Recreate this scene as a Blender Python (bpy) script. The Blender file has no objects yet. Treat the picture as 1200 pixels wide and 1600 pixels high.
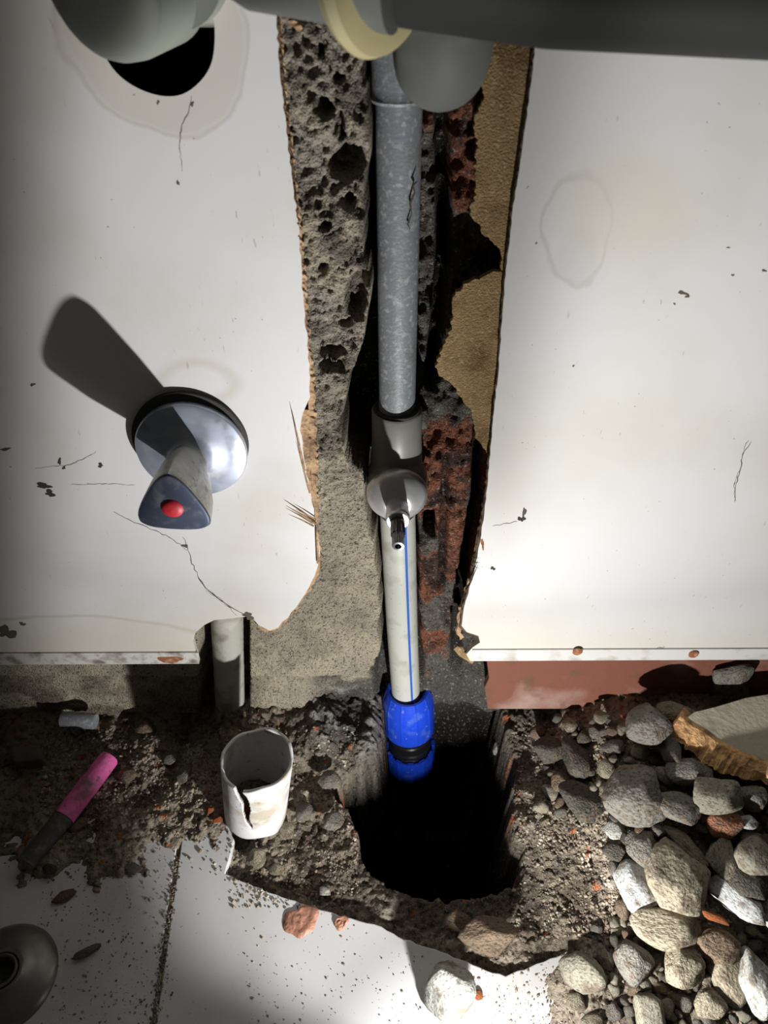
import bpy, bmesh, math, random
import numpy as np
from mathutils import Vector, Matrix, Euler
C = bpy.context.scene.collection
R = math.radians
PI = math.pi

# ------------------------------------------------------------------ camera
F = 1155.5; TH = R(40.5); CAM = Vector((0, -.338, .52))
cd = bpy.data.cameras.new('camera'); cd.sensor_fit = 'VERTICAL'; cd.sensor_height = 36; cd.lens = 26.0
cd.clip_start = .005; cd.clip_end = 50
cam = bpy.data.objects.new('camera', cd); C.objects.link(cam)
cam.location = CAM; cam.rotation_euler = (PI/2 - TH, 0, 0)
bpy.context.scene.camera = cam
cd.dof.use_dof = True; cd.dof.focus_distance = .46; cd.dof.aperture_fstop = 13.0

vs = bpy.context.scene.view_settings
vs.view_transform = 'Standard'; vs.look = 'None'; vs.gamma = 1; vs.use_curve_mapping = False
vs.exposure = 0.0

# ------------------------------------------------------------------ light: dim room + one hand torch low by the floor
w = bpy.data.worlds.new('room'); bpy.context.scene.world = w; w.use_nodes = True
w.node_tree.nodes['Background'].inputs[0].default_value = (1.0, .97, .88, 1)
w.node_tree.nodes['Background'].inputs[1].default_value = .028

ld = bpy.data.lights.new('torch', 'POINT'); ld.energy = 11.5; ld.shadow_soft_size = .0045; ld.color = (1.0, .985, .96)
torch = bpy.data.objects.new('torch', ld); C.objects.link(torch); torch.location = (.056, -.250, .058)
ld.use_nodes = True
nt = ld.node_tree; nt.nodes.clear()
def N(t, **k):
    n = nt.nodes.new(t)
    for a, b in k.items(): setattr(n, a, b)
    return n
def M_(op, a, b=None, c=None):
    n = N('ShaderNodeMath', operation=op)
    for i, v in enumerate((a, b, c)):
        if v is None: continue
        if isinstance(v, (int, float)): n.inputs[i].default_value = v
        else: nt.links.new(v, n.inputs[i])
    return n.outputs[0]
lo = N('ShaderNodeOutputLight'); em = N('ShaderNodeEmission'); ge = N('ShaderNodeNewGeometry'); sx = N('ShaderNodeSeparateXYZ')
nt.links.new(ge.outputs['Incoming'], sx.inputs[0]); nt.links.new(em.outputs[0], lo.inputs[0])
X_, Y_, Z_ = sx.outputs
# beam profile: brighter upwards; added shade to the left and in an upright strip
hor = M_('SQRT', M_('ADD', M_('MULTIPLY', X_, X_), M_('MULTIPLY', Y_, Y_)))
tane = M_('DIVIDE', Z_, M_('MAXIMUM', hor, .01))
phi = M_('ARCTAN2', M_('MULTIPLY', X_, -1), Y_)
def ss(v, a, b):
    n = N('ShaderNodeMapRange', interpolation_type='SMOOTHSTEP'); nt.links.new(v, n.inputs['Value'])
    n.inputs['From Min'].default_value = a; n.inputs['From Max'].default_value = b; return n.outputs[0]
lowm = ss(tane, -.15, -.30)
lim = M_('ADD', M_('SUBTRACT', R(52), M_('MULTIPLY', M_('MAXIMUM', tane, 0), R(11.5))), M_('MULTIPLY', lowm, R(10)))
soft = M_('ADD', R(4), M_('MULTIPLY', lowm, R(5)))
q = M_('DIVIDE', M_('SUBTRACT', phi, R(0.5)), R(8.5))
bell = M_('EXPONENT', M_('MULTIPLY', M_('MULTIPLY', q, q), -1))
strip_dim = M_('SUBTRACT', 1, M_('MULTIPLY', M_('MULTIPLY', bell, ss(tane, .35, .9)), .62))  # upright strip of the beam dimmed as stand-in for a shadow
t = M_('DIVIDE', M_('SUBTRACT', lim, phi), soft)
mr = N('ShaderNodeMapRange', interpolation_type='SMOOTHSTEP'); nt.links.new(t, mr.inputs['Value'])
mr.inputs['From Min'].default_value = -1; mr.inputs['From Max'].default_value = 1
mr.inputs['To Min'].default_value = .015; mr.inputs['To Max'].default_value = 1
s01 = M_('MULTIPLY_ADD', Z_, .5, .5)
cr = N('ShaderNodeValToRGB'); nt.links.new(s01, cr.inputs[0])
els = cr.color_ramp.elements
for i, (p, v) in enumerate([(.26, .085), (.39, .36), (.66, .31), (.80, .52), (.90, .85), (1.0, 1.0)]):
    e = els[i] if i < 2 else els.new(p)
    e.position = p; e.color = (v, v, v, 1)
nt.links.new(M_('MULTIPLY', M_('MULTIPLY', cr.outputs[0], mr.outputs[0]), strip_dim), em.inputs['Strength'])

# ------------------------------------------------------------------ helpers
FWD = Vector((0, math.cos(TH), -math.sin(TH))); UP = Vector((0, math.sin(TH), math.cos(TH)))
def ray(px, py): return FWD + Vector((1, 0, 0))*((px-600)/F) + UP*((800-py)/F)
def WY(px, py, Y=0.0):
    d = ray(px, py); return CAM + d*((Y-CAM.y)/d.y)
def FZ(px, py, Z=0.0):
    d = ray(px, py); return CAM + d*((Z-CAM.z)/d.z)
def depth_of(p): return (Vector(p)-CAM).dot(FWD)
def proj(x, y, z):
    dy = y-CAM.y; dz = z-CAM.z
    de = dy*math.cos(TH) - dz*math.sin(TH); up = dy*math.sin(TH)+dz*math.cos(TH)
    return 600+F*x/de, 800-F*up/de

def hsh(ix, iy, iz, seed):
    h = (ix.astype(np.int64)*374761393 + iy.astype(np.int64)*668265263 + iz.astype(np.int64)*2147483647 + seed*974634777) & 0xffffffff
    h = ((h ^ (h >> 13))*1274126177) & 0xffffffff
    h = ((h ^ (h >> 16))*2246822519) & 0xffffffff
    return ((h ^ (h >> 15)) & 0xffffff)/float(0xffffff)
def vnoise(x, y, z, seed=0):
    x = np.asarray(x, float); y = np.asarray(y, float)+x*0; z = np.asarray(z, float)+x*0
    ix, iy, iz = np.floor(x), np.floor(y), np.floor(z)
    fx, fy, fz = x-ix, y-iy, z-iz
    fx, fy, fz = [f*f*(3-2*f) for f in (fx, fy, fz)]
    r = 0
    for a in (0, 1):
        for b in (0, 1):
            for c in (0, 1):
                r = r + hsh(ix+a, iy+b, iz+c, seed)*(fx if a else 1-fx)*(fy if b else 1-fy)*(fz if c else 1-fz)
    return r*2-1
def fbm(x, y, z=0., sc=100, oct=4, seed=0, gain=.5):
    r = 0; a = 1; n = 0
    for o in range(oct):
        r = r + a*vnoise(np.asarray(x)*sc, np.asarray(y)*sc, np.asarray(z)*sc, seed+o*17); n += a
        a *= gain; sc *= 2.07
    return r/n
def sstep(a, b, x):
    t = np.clip((x-a)/(b-a), 0, 1); return t*t*(3-2*t)
def inpoly(px, py, poly):
    ins = np.zeros(px.shape, bool); n = len(poly)
    for i in range(n):
        x1, y1 = poly[i]; x2, y2 = poly[(i+1) % n]
        if y1 == y2: continue
        c = ((y1 > py) != (y2 > py)) & (px < (x2-x1)*(py-y1)/(y2-y1)+x1)
        ins ^= c
    return ins
def dpoly(px, py, poly):
    d = np.full(px.shape, 1e9); n = len(poly)
    for i in range(n):
        x1, y1 = poly[i]; x2, y2 = poly[(i+1) % n]
        L = (x2-x1)**2+(y2-y1)**2+1e-12
        t = np.clip(((px-x1)*(x2-x1)+(py-y1)*(y2-y1))/L, 0, 1)
        d = np.minimum(d, np.hypot(px-x1-t*(x2-x1), py-y1-t*(y2-y1)))
    return np.where(inpoly(px, py, poly), -d, d)

def mesh_obj(name, verts, faces, m=None, parent=None, smooth=True, col=None):
    me = bpy.data.meshes.new(name); me.from_pydata([tuple(v) for v in verts], [], faces); me.update()
    if smooth: me.polygons.foreach_set('use_smooth', [True]*len(me.polygons))
    if m: me.materials.append(m)
    if col is not None:
        a = me.color_attributes.new('tint', 'FLOAT_COLOR', 'POINT')
        a.data.foreach_set('color', np.concatenate([col, np.ones((len(col), 1))], 1).astype('f').ravel())
    o = bpy.data.objects.new(name, me); C.objects.link(o)
    if parent: o.parent = parent
    return o
def empty(name, loc, label, cat, group=None):
    o = bpy.data.objects.new(name, None); C.objects.link(o); o.location = loc; o.empty_display_size = .01
    o['label'] = label; o['category'] = cat
    if group: o['group'] = group
    return o
def tag(o, label, cat, group=None, kind=None):
    if label: o['label'] = label
    if cat: o['category'] = cat
    if group: o['group'] = group
    if kind: o['kind'] = kind
    return o
def child(o, root):       # world-placed mesh moved into its parent's space
    o.parent = root; o.matrix_parent_inverse = Matrix.Translation(-root.location) if root.type == 'EMPTY' else root.matrix_world.inverted()
    return o
def prism(name, pts, nrm, thick, m, parent=None, bevel=0.0, smooth=False):
    n = len(pts); nrm = Vector(nrm).normalized()
    v = [Vector(p) for p in pts] + [Vector(p)-nrm*thick for p in pts]
    # orient front face along nrm
    s = Vector((0, 0, 0))
    for i in range(n): s += v[i].cross(v[(i+1) % n])
    idx = list(range(n))
    if s.dot(nrm) < 0: idx = idx[::-1]
    f = [tuple(idx), tuple(i+n for i in idx[::-1])]
    for i in range(n):
        a, b = idx[i], idx[(i+1) % n]; f.append((b, a, a+n, b+n))
    o = mesh_obj(name, v, f, m, None, smooth)
    if bevel:
        b = o.modifiers.new('b', 'BEVEL'); b.width = bevel; b.segments = 2; b.limit_method = 'ANGLE'
    if parent: child(o, parent)
    return o
def frame_of(d):
    d = Vector(d).normalized(); a = Vector((0, 0, 1)) if abs(d.z) < .9 else Vector((0, 1, 0))
    x = a.cross(d).normalized(); return x, d.cross(x), d
def lathe(name, prof, p0, d, m, parent=None, seg=64, shape=None, smooth=True, closed=False):
    """prof: list of (r, t) along axis d from p0; shape(theta, i) multiplies the radius"""
    x, y, z = frame_of(d); p0 = Vector(p0); V = []; Fc = []
    for i, (r, t) in enumerate(prof):
        for k in range(seg):
            th = 2*PI*k/seg; rr = r*(shape(th, i) if shape else 1)
            V.append(p0 + z*t + (x*math.cos(th)+y*math.sin(th))*rr)
    L = len(prof)
    for i in range(L-1):
        for k in range(seg):
            a = i*seg+k; b = i*seg+(k+1) % seg; Fc.append((a, b, b+seg, a+seg))
    if closed:
        for k in range(seg):
            a = (L-1)*seg+k; b = (L-1)*seg+(k+1) % seg; Fc.append((a, b, (k+1) % seg, k))
    else:
        if prof[0][0] > 1e-6: Fc.append(tuple(range(seg))[::-1])
        if prof[-1][0] > 1e-6: Fc.append(tuple((L-1)*seg+k for k in range(seg)))
    o = mesh_obj(name, V, Fc, m, None, smooth)
    if smooth:
        es = o.modifiers.new('es', 'EDGE_SPLIT'); es.split_angle = R(38)
    if parent: child(o, parent)
    return o
def tube(name, pts, rad, m, parent=None, seg=24, caps=True):
    pts = [Vector(p) for p in pts]; V = []; Fc = []
    rads = rad if isinstance(rad, (list, tuple)) else [rad]*len(pts)
    t0 = (pts[1]-pts[0]).normalized(); x, y, _ = frame_of(t0)
    for i, p in enumerate(pts):
        if i == 0: t = pts[1]-pts[0]
        elif i == len(pts)-1: t = pts[-1]-pts[-2]
        else: t = pts[i+1]-pts[i-1]
        t.normalize(); x = (x-t*x.dot(t)).normalized(); y = t.cross(x)
        for k in range(seg):
            th = 2*PI*k/seg; V.append(p+(x*math.cos(th)+y*math.sin(th))*rads[i])
    for i in range(len(pts)-1):
        for k in range(seg):
            a = i*seg+k; b = i*seg+(k+1) % seg; Fc.append((a, b, b+seg, a+seg))
    if caps: Fc += [tuple(range(seg))[::-1], tuple((len(pts)-1)*seg+k for k in range(seg))]
    o = mesh_obj(name, V, Fc, m, None, True)
    es = o.modifiers.new('es', 'EDGE_SPLIT'); es.split_angle = R(45)
    if parent: child(o, parent)
    return o
def arc(c, a, b, r, n=12):
    """quarter turn around c: from c+a*r ... to c+b*r"""
    c = Vector(c); a = Vector(a); b = Vector(b)
    return [c + (a*math.cos(PI/2*i/n)+b*math.sin(PI/2*i/n))*r for i in range(n+1)]

# ------------------------------------------------------------------ materials
def mat(name, col=(.5,.5,.5), rough=.6, metal=0, spec=.5, dirt=None, dscale=60, dlo=.45, dhi=.7, dirt2=None, d2scale=300, d2lo=.62, d2hi=.7,
        bump=0, bscale=300, attr=False, coat=0, rvar=0):
    m = bpy.data.materials.new(name); m.use_nodes = True; nt = m.node_tree; b = nt.nodes['Principled BSDF']
    b.inputs['Roughness'].default_value = rough; b.inputs['Metallic'].default_value = metal
    b.inputs['Specular IOR Level'].default_value = spec; b.inputs['Coat Weight'].default_value = coat
    tc = nt.nodes.new('ShaderNodeTexCoord'); L = nt.links.new
    def noise(sc, det=6):
        n = nt.nodes.new('ShaderNodeTexNoise'); n.inputs['Scale'].default_value = sc; n.inputs['Detail'].default_value = det
        L(tc.outputs['Object'], n.inputs['Vector']); return n
    if attr:
        a = nt.nodes.new('ShaderNodeAttribute'); a.attribute_name = 'tint'; cur = a.outputs['Color']
    else:
        r = nt.nodes.new('ShaderNodeRGB'); r.outputs[0].default_value = (*col, 1); cur = r.outputs[0]
    for dc, sc, lo_, hi_ in ((dirt, dscale, dlo, dhi), (dirt2, d2scale, d2lo, d2hi)):
        if dc is None: continue
        n = noise(sc); mp = nt.nodes.new('ShaderNodeMapRange'); L(n.outputs[0], mp.inputs['Value'])
        mp.inputs['From Min'].default_value = lo_; mp.inputs['From Max'].default_value = hi_
        if len(dc) > 3: mp.inputs['To Max'].default_value = dc[3]
        mx = nt.nodes.new('ShaderNodeMix'); mx.data_type = 'RGBA'
        L(mp.outputs[0], mx.inputs[0]); L(cur, mx.inputs[6]); mx.inputs[7].default_value = (*dc[:3], 1); cur = mx.outputs[2]
    L(cur, b.inputs['Base Color'])
    if rvar:
        n = noise(90); mp = nt.nodes.new('ShaderNodeMapRange'); L(n.outputs[0], mp.inputs['Value'])
        mp.inputs['From Min'].default_value = .35; mp.inputs['From Max'].default_value = .65
        mp.inputs['To Min'].default_value = max(0, rough-rvar); mp.inputs['To Max'].default_value = rough+rvar
        L(mp.outputs[0], b.inputs['Roughness'])
    if bump:
        n = noise(bscale, 8); bp = nt.nodes.new('ShaderNodeBump'); bp.inputs['Strength'].default_value = bump; bp.inputs['Distance'].default_value = .002
        L(n.outputs[0], bp.inputs['Height']); L(bp.outputs[0], b.inputs['Normal'])
    return m

def panel_mat(name, rings, base, tints):
    """white laminate: traced water rings, broad warm staining and fine specks (all in wall coordinates)"""
    m = bpy.data.materials.new(name); m.use_nodes = True; nt = m.node_tree; b = nt.nodes['Principled BSDF']; L = nt.links.new
    b.inputs['Roughness'].default_value = .42; b.inputs['Specular IOR Level'].default_value = .35
    tc = nt.nodes.new('ShaderNodeTexCoord')
    def noise(sc, det=5, stretch=None):
        n = nt.nodes.new('ShaderNodeTexNoise'); n.inputs['Scale'].default_value = sc; n.inputs['Detail'].default_value = det
        if stretch:
            mp = nt.nodes.new('ShaderNodeMapping'); mp.inputs['Scale'].default_value = stretch; L(tc.outputs['Object'], mp.inputs[0]); L(mp.outputs[0], n.inputs['Vector'])
        else: L(tc.outputs['Object'], n.inputs['Vector'])
        return n.outputs[0]
    def mth(op, a, b_=None):
        n = nt.nodes.new('ShaderNodeMath'); n.operation = op
        for i, v in enumerate((a, b_)):
            if v is None: continue
            if isinstance(v, (int, float)): n.inputs[i].default_value = v
            else: L(v, n.inputs[i])
        return n.outputs[0]
    def rng(v, a, b_, c=0, d=1):
        n = nt.nodes.new('ShaderNodeMapRange'); n.interpolation_type = 'SMOOTHSTEP'; L(v, n.inputs['Value'])
        for k, x in zip(('From Min', 'From Max', 'To Min', 'To Max'), (a, b_, c, d)): n.inputs[k].default_value = x
        return n.outputs[0]
    def mix(f, a, col):
        n = nt.nodes.new('ShaderNodeMix'); n.data_type = 'RGBA'; L(f, n.inputs[0]); L(a, n.inputs[6]); n.inputs[7].default_value = (*col, 1); return n.outputs[2]
    r = nt.nodes.new('ShaderNodeRGB'); r.outputs[0].default_value = (*base, 1); cur = r.outputs[0]
    cur = mix(rng(noise(9, 4), .42, .72, 0, .75), cur, (.68, .645, .58))
    sp = nt.nodes.new('ShaderNodeSeparateXYZ'); L(tc.outputs['Object'], sp.inputs[0])
    wob = mth('MULTIPLY', mth('SUBTRACT', noise(22, 4), .5), .022)
    for (cx, cz, rx, rz, wdt, col, amt, fill) in rings:
        dx = mth('DIVIDE', mth('SUBTRACT', sp.outputs[0], cx), rx); dz = mth('DIVIDE', mth('SUBTRACT', sp.outputs[2], cz), rz)
        d = mth('ADD', mth('SQRT', mth('ADD', mth('MULTIPLY', dx, dx), mth('MULTIPLY', dz, dz))), mth('DIVIDE', wob, rx))
        if fill:
            cur = mix(rng(d, 1.0, 1.0-wdt*.25, 0, amt), cur, col)
        else:
            e = mth('ABSOLUTE', mth('SUBTRACT', d, 1.0)); cur = mix(rng(e, wdt, 0, 0, amt), cur, col)
    for (z0, z1, col, amt) in tints:      # damp stain creeping up from the bottom edge
        z = mth('ADD', sp.outputs[2], mth('MULTIPLY', mth('SUBTRACT', noise(14, 4), .5), .07))
        cur = mix(rng(z, z1, z0, 0, amt), cur, col)
    s1 = mth('MULTIPLY', rng(noise(420, 2), .70, .76), rng(noise(30, 3), .45, .6))
    cur = mix(s1, cur, (.22, .20, .17))
    s2 = mth('MULTIPLY', rng(noise(150, 3, (3, 1, .7)), .66, .74, 0, .6), rng(noise(18, 2), .5, .6))
    cur = mix(s2, cur, (.36, .33, .28))
    L(cur, b.inputs['Base Color'])
    bp = nt.nodes.new('ShaderNodeBump'); bp.inputs['Strength'].default_value = .08; bp.inputs['Distance'].default_value = .001
    L(noise(60, 6), bp.inputs['Height']); L(bp.outputs[0], b.inputs['Normal'])
    return m

M = {}
M['masonry'] = mat('rough_masonry', attr=True, rough=.95, spec=.15, bump=1.0, bscale=900, dirt=(.035,.03,.026,.9), dscale=620, dlo=.53, dhi=.68, dirt2=(.50,.46,.38,.5), d2scale=500, d2lo=.58, d2hi=.7)
M['soil'] = mat('soil', attr=True, rough=1, spec=.1, bump=1.0, bscale=500, dirt=(.03,.024,.018,.85), dscale=260, dlo=.5, dhi=.68, dirt2=(.46,.40,.32,.5), d2scale=600, d2lo=.6, d2hi=.7)
M['tile'] = mat('glazed_tile', (.66,.66,.66), rough=.35, spec=.4, dirt=(.44,.42,.38,.7), dscale=14, dlo=.48, dhi=.75, dirt2=(.22,.19,.15,.8), d2scale=330, d2lo=.68, d2hi=.74, rvar=.1)
M['grout'] = mat('sandy_grout', (.36,.31,.25), rough=1, bump=1, bscale=800, dirt=(.09,.07,.05), dscale=500)
M['red'] = mat('red_painted_plaster', (.20,.078,.052), rough=.8, spec=.2, dirt=(.42,.32,.28,.7), dscale=16, dlo=.55, dhi=.72, dirt2=(.13,.08,.05,.8), d2scale=60, d2lo=.55, d2hi=.7, bump=.4, bscale=120)
M['edging'] = mat('grimy_edging', (.68,.665,.63), rough=.6, dirt=(.16,.12,.09,.85), dscale=70, dlo=.50, dhi=.66, dirt2=(.33,.27,.2,.6), d2scale=160, d2lo=.55, d2hi=.66)
M['edging2'] = mat('edging_paint', (.72,.71,.69), rough=.6, dirt=(.35,.29,.22,.6), dscale=60, dlo=.55, dhi=.72)
M['ply'] = mat('torn_ply', (.50,.33,.19), rough=.9, dirt=(.17,.10,.06,.9), dscale=90, dlo=.48, dhi=.62, bump=.8, bscale=300)
M['plydark'] = mat('dark_board_core', (.14,.085,.05), rough=.9, dirt=(.035,.02,.015), dscale=120, dlo=.45, dhi=.65, bump=.6)
M['fibre'] = mat('brown_fibre', (.36,.25,.125), rough=1, spec=.1, dirt=(.20,.125,.06,.9), dscale=55, dlo=.45, dhi=.65, dirt2=(.55,.42,.25,.7), d2scale=500, d2lo=.55, d2hi=.7, bump=.7, bscale=1100)
M['greypipe'] = mat('grey_pvc', (.20,.22,.24), rough=.5, dirt=(.47,.48,.47,.55), dscale=380, dlo=.54, dhi=.66, dirt2=(.15,.15,.145,.6), d2scale=45, d2lo=.56, d2hi=.7, bump=.15, bscale=600)
M['tee'] = mat('tee_plastic', (.23,.23,.215), rough=.42, dirt=(.2,.19,.17,.7), dscale=70, dlo=.5, dhi=.7)
M['whitepipe'] = mat('offwhite_plastic_pipe', (.52,.53,.48), rough=.4, dirt=(.30,.28,.22,.6), dscale=50, dlo=.52, dhi=.68, dirt2=(.2,.18,.14,.5), d2scale=300, d2lo=.64, d2hi=.72)
M['oldpipe'] = mat('dusty_old_pipe', (.44,.43,.38), rough=.7, dirt=(.2,.17,.13,.8), dscale=60, dlo=.5, dhi=.68, dirt2=(.6,.58,.52,.7), d2scale=40, d2lo=.55, d2hi=.7, bump=.3)
M['stripe'] = mat('blue_stripe', (.02,.12,.55), rough=.45)
M['blue'] = mat('blue_nut', (.012,.06,.62), rough=.38, dirt=(.08,.16,.58,.6), dscale=80, dlo=.56, dhi=.7, dirt2=(.4,.42,.5,.35), d2scale=240, d2lo=.64, d2hi=.72)
M['black'] = mat('black_plastic', (.012,.012,.013), rough=.25, spec=.6, dirt=(.06,.055,.05,.6), dscale=100, dlo=.55, dhi=.7)
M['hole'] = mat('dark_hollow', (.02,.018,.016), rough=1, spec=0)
M['darkchrome'] = mat('dark_chrome', (.16,.16,.165), rough=.22, metal=1)
M['chrome'] = mat('chrome', (.80,.81,.83), rough=.34, metal=.72, dirt=(.45,.45,.46,.6), dscale=90, dlo=.55, dhi=.7, rvar=.03)
M['chromeold'] = mat('dulled_chrome', (.42,.46,.56), rough=.42, metal=.55, dirt=(.62,.62,.62,.6), dscale=110, dlo=.52, dhi=.68, dirt2=(.10,.10,.11,.6), d2scale=60, d2lo=.60, d2hi=.74, rvar=.1)
M['scale'] = mat('limescaled_chrome', (.36,.35,.31), rough=.55, metal=.35, dirt=(.56,.54,.47,.9), dscale=120, dlo=.48, dhi=.64, bump=.5, bscale=300)
M['handleside'] = mat('limescaled_handle', (.46,.45,.42), rough=.45, metal=.35, dirt=(.58,.56,.5,.8), dscale=100, dlo=.48, dhi=.64, dirt2=(.16,.15,.14,.7), d2scale=160, d2lo=.60, d2hi=.70, bump=.3)
M['handleface'] = mat('dark_worn_chrome', (.115,.14,.21), rough=.33, metal=.65, dirt=(.36,.38,.42,.6), dscale=130, dlo=.52, dhi=.68)
M['dullflange'] = mat('dusty_dark_chrome', (.20,.19,.17), rough=.35, metal=.6, dirt=(.13,.12,.10,.8), dscale=60, dlo=.45, dhi=.65)
M['darkring'] = mat('matt_dark_ring', (.05,.048,.045), rough=.8)
M['reddot'] = mat('red_cap', (.50,.018,.03), rough=.5)
M['greytrap'] = mat('grey_trap_plastic', (.095,.10,.092), rough=.6, spec=.12, dirt=(.18,.18,.17,.5), dscale=40, dlo=.5, dhi=.7)
M['paletrap'] = mat('pale_grey_trap_plastic', (.24,.26,.225), rough=.6, spec=.2, dirt=(.30,.31,.27,.5), dscale=40, dlo=.5, dhi=.7)
M['darktrap'] = mat('dark_grey_pipe', (.019,.020,.019), rough=.6, spec=.08)
M['cream'] = mat('cream_seal', (.33,.29,.15), rough=.6, dirt=(.36,.30,.16,.6), dscale=40)
M['brokenwhite'] = mat('dirty_white_pipe', (.66,.66,.66), rough=.5, dirt=(.38,.32,.24,.85), dscale=38, dlo=.5, dhi=.66, dirt2=(.28,.22,.15,.8), d2scale=160, d2lo=.6, d2hi=.7, bump=.1)
M['pink'] = mat('pink_paint', (.80,.15,.42), rough=.7, dirt=(.19,.09,.10,.85), dscale=70, dlo=.53, dhi=.66, dirt2=(.12,.10,.08,.9), d2scale=160, d2lo=.6, d2hi=.68, bump=.5)
M['darksteel'] = mat('dusty_dark_steel', (.07,.068,.062), rough=.6, dirt=(.15,.14,.12,.8), dscale=200, dlo=.5, dhi=.65, bump=.4)
M['clay'] = mat('wet_clay', (.44,.21,.14), rough=.45, dirt=(.26,.12,.08,.7), dscale=120, dlo=.5, dhi=.65, bump=.6)
M['crack'] = mat('crack_grime', (.12,.10,.08), rough=1)
M['chip'] = mat('dark_chip', (.055,.045,.035), rough=1)
M['rust'] = mat('rust', (.30,.11,.05), rough=1, dirt=(.48,.30,.2,.8), dscale=250, dlo=.5, dhi=.65)
M['root'] = mat('dry_root', (.07,.055,.035), rough=1)
M['plaster_tan'] = mat('tan_board_face', (.55,.49,.38), rough=.9, dirt=(.26,.22,.17,.7), dscale=40, dlo=.5, dhi=.7, bump=.3)
M['plaster_orange'] = mat('torn_orange_edge', (.75,.44,.20), rough=1, dirt=(.30,.16,.07,.9), dscale=90, dlo=.5, dhi=.65, bump=1)
def stone_mat(name, c, sp=(.5,.47,.4), dusty=1):
    c = tuple(x*.80 for x in c)
    return mat('stone_'+name, c, rough=.95, spec=.1, dirt=(.17,.13,.095,.85), dscale=1.6, dlo=.5, dhi=.62, dirt2=tuple(x*.35 for x in c)+(.8,), d2scale=9, d2lo=.52, d2hi=.64, bump=1.0*dusty, bscale=7)
SM = dict(
    grey=stone_mat('grey', (.26,.24,.21)), dark=stone_mat('dark_grey', (.13,.12,.10)), tan=stone_mat('tan', (.40,.35,.26)),
    olive=stone_mat('olive', (.33,.305,.24), (.48,.47,.36), .5), pale=stone_mat('pale', (.52,.52,.47), (.62,.6,.55), .5),
    white=stone_mat('white', (.62,.63,.61), (.7,.7,.68), .5), brick=stone_mat('brick', (.42,.20,.12), (.55,.36,.25)),
    orange=stone_mat('orange', (.60,.19,.07), (.6,.3,.15)), brown=stone_mat('brown', (.27,.20,.14)))

# ------------------------------------------------------------------ wall behind the boards: masonry with the chase
xs = np.concatenate([np.arange(-.46, -.125, .003), np.arange(-.125, .135, .00115), np.arange(.135, .52, .003)])
zs = np.concatenate([np.arange(-.34, -.02, .0025), np.arange(-.02, .52, .00115), np.arange(.52, .80, .02)])
GX, GZ = np.meshgrid(xs, zs)
PX, PY = proj(GX, .02, GZ)
PY = np.where(GZ > .53, -60, PY)
L_e = np.interp(PY, [0,60,180,300,380,430,500,580,640,690,720,790,830,900,1000,1040,1090,1200,1300], [560,572,582,574,576,582,576,553,538,545,570,575,588,594,598,575,585,590,590])
L_e = L_e + 9*fbm(GX, GZ, sc=60, oct=3, seed=3)
R_e = np.interp(PY, [0,150,400,560,600,640,720,800,1000,1060,1200], [650,652,650,650,664,655,652,652,655,662,690])
R_e = R_e + 6*fbm(GX, GZ, sc=90, oct=3, seed=5)
n1 = fbm(GX, GZ, sc=45, oct=5, seed=11); n2 = fbm(GX, GZ, sc=230, oct=3, seed=21)
n3 = fbm(GX, GZ, sc=520, oct=2, seed=33)
wobx = 14*fbm(GX, GZ, sc=90, oct=4, seed=36, gain=.65); woby = 14*fbm(GX, GZ, sc=90, oct=4, seed=37, gain=.65)
pit = .3*sstep(.45, .7, fbm(GX, GZ, sc=70, oct=5, seed=31, gain=.7))*sstep(600, 560, PY)
for (qx, qy, ax_, ay_) in ((502,155,13,20), (545,242,22,24), (530,190,7,22), (508,338,9,8), (500,70,10,12), (560,448,16,32), (522,535,16,10), (518,560,12,9), (550,300,8,7), (545,490,10,8), (505,405,6,6), (535,110,8,6)):
    pit = np.maximum(pit, sstep(1.35, .7, np.hypot((PX+wobx-qx)/ax_, (PY+woby-qy)/ay_)))
pit2 = sstep(.3, .6, fbm(GX, GZ, sc=210, oct=3, seed=35))
rowmix = sstep(560, 860, PY)                                 # the lower mortar is smoother
left = .008 + (1-.6*rowmix)*(.006*n1 + .004*np.abs(n2)+.0010*pit2+.0020*n3) + .012*pit*(1-.85*rowmix)*sstep(490, 520, PX)
left = left + .006*sstep(1035, 1050, PY)
groove = .056 + .006*n1
right = .034 + .012*n1 + .004*n2 + .012*pit + .003*pit2 + .0012*n3
lower = .024 + .010*n1 + .004*np.abs(n2)
g2x = np.interp(PY, [100,400,500,620,680], [694,696,690,672,668])
g2 = np.exp(-((PX-g2x)/11)**4)*sstep(640, 600, PY)
right = right + .028*g2
g3x = np.interp(PY, [600,700,800,900,1000], [765,752,747,727,716]); g3 = np.exp(-((PX-g3x)/8)**4)*sstep(560, 640, PY)
right = right + .02*g3
g4x = np.interp(PY, [720,800,860,950], [700,697,694,690]); g4 = np.exp(-((PX-g4x)/6)**4)*sstep(725, 740, PY)*sstep(960, 900, PY)
right = right + .010*g4
slot = sstep(11, 8.5, np.abs(PX-672-3*n2))*sstep(17, 14, np.abs(PY-833))
right = right + .03*slot
wl = sstep(L_e+5, L_e-5, PX); wr = sstep(R_e-3, R_e+5, PX)
GY = left*wl + right*wr + groove*np.clip(1-wl-wr, 0, 1)
low = sstep(1035, 1075, PY)*sstep(470, 520, PX)*sstep(820, 770, PX)
GY = GY*(1-low) + (lower+.02*np.exp(-((PX-602)/16)**4)*sstep(1150,1080,PY))*low
below = sstep(.0, -.03, GZ)*sstep(-.09, -.05, GX)*sstep(.15, .1, GX)
GY = GY + below*.02
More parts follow.
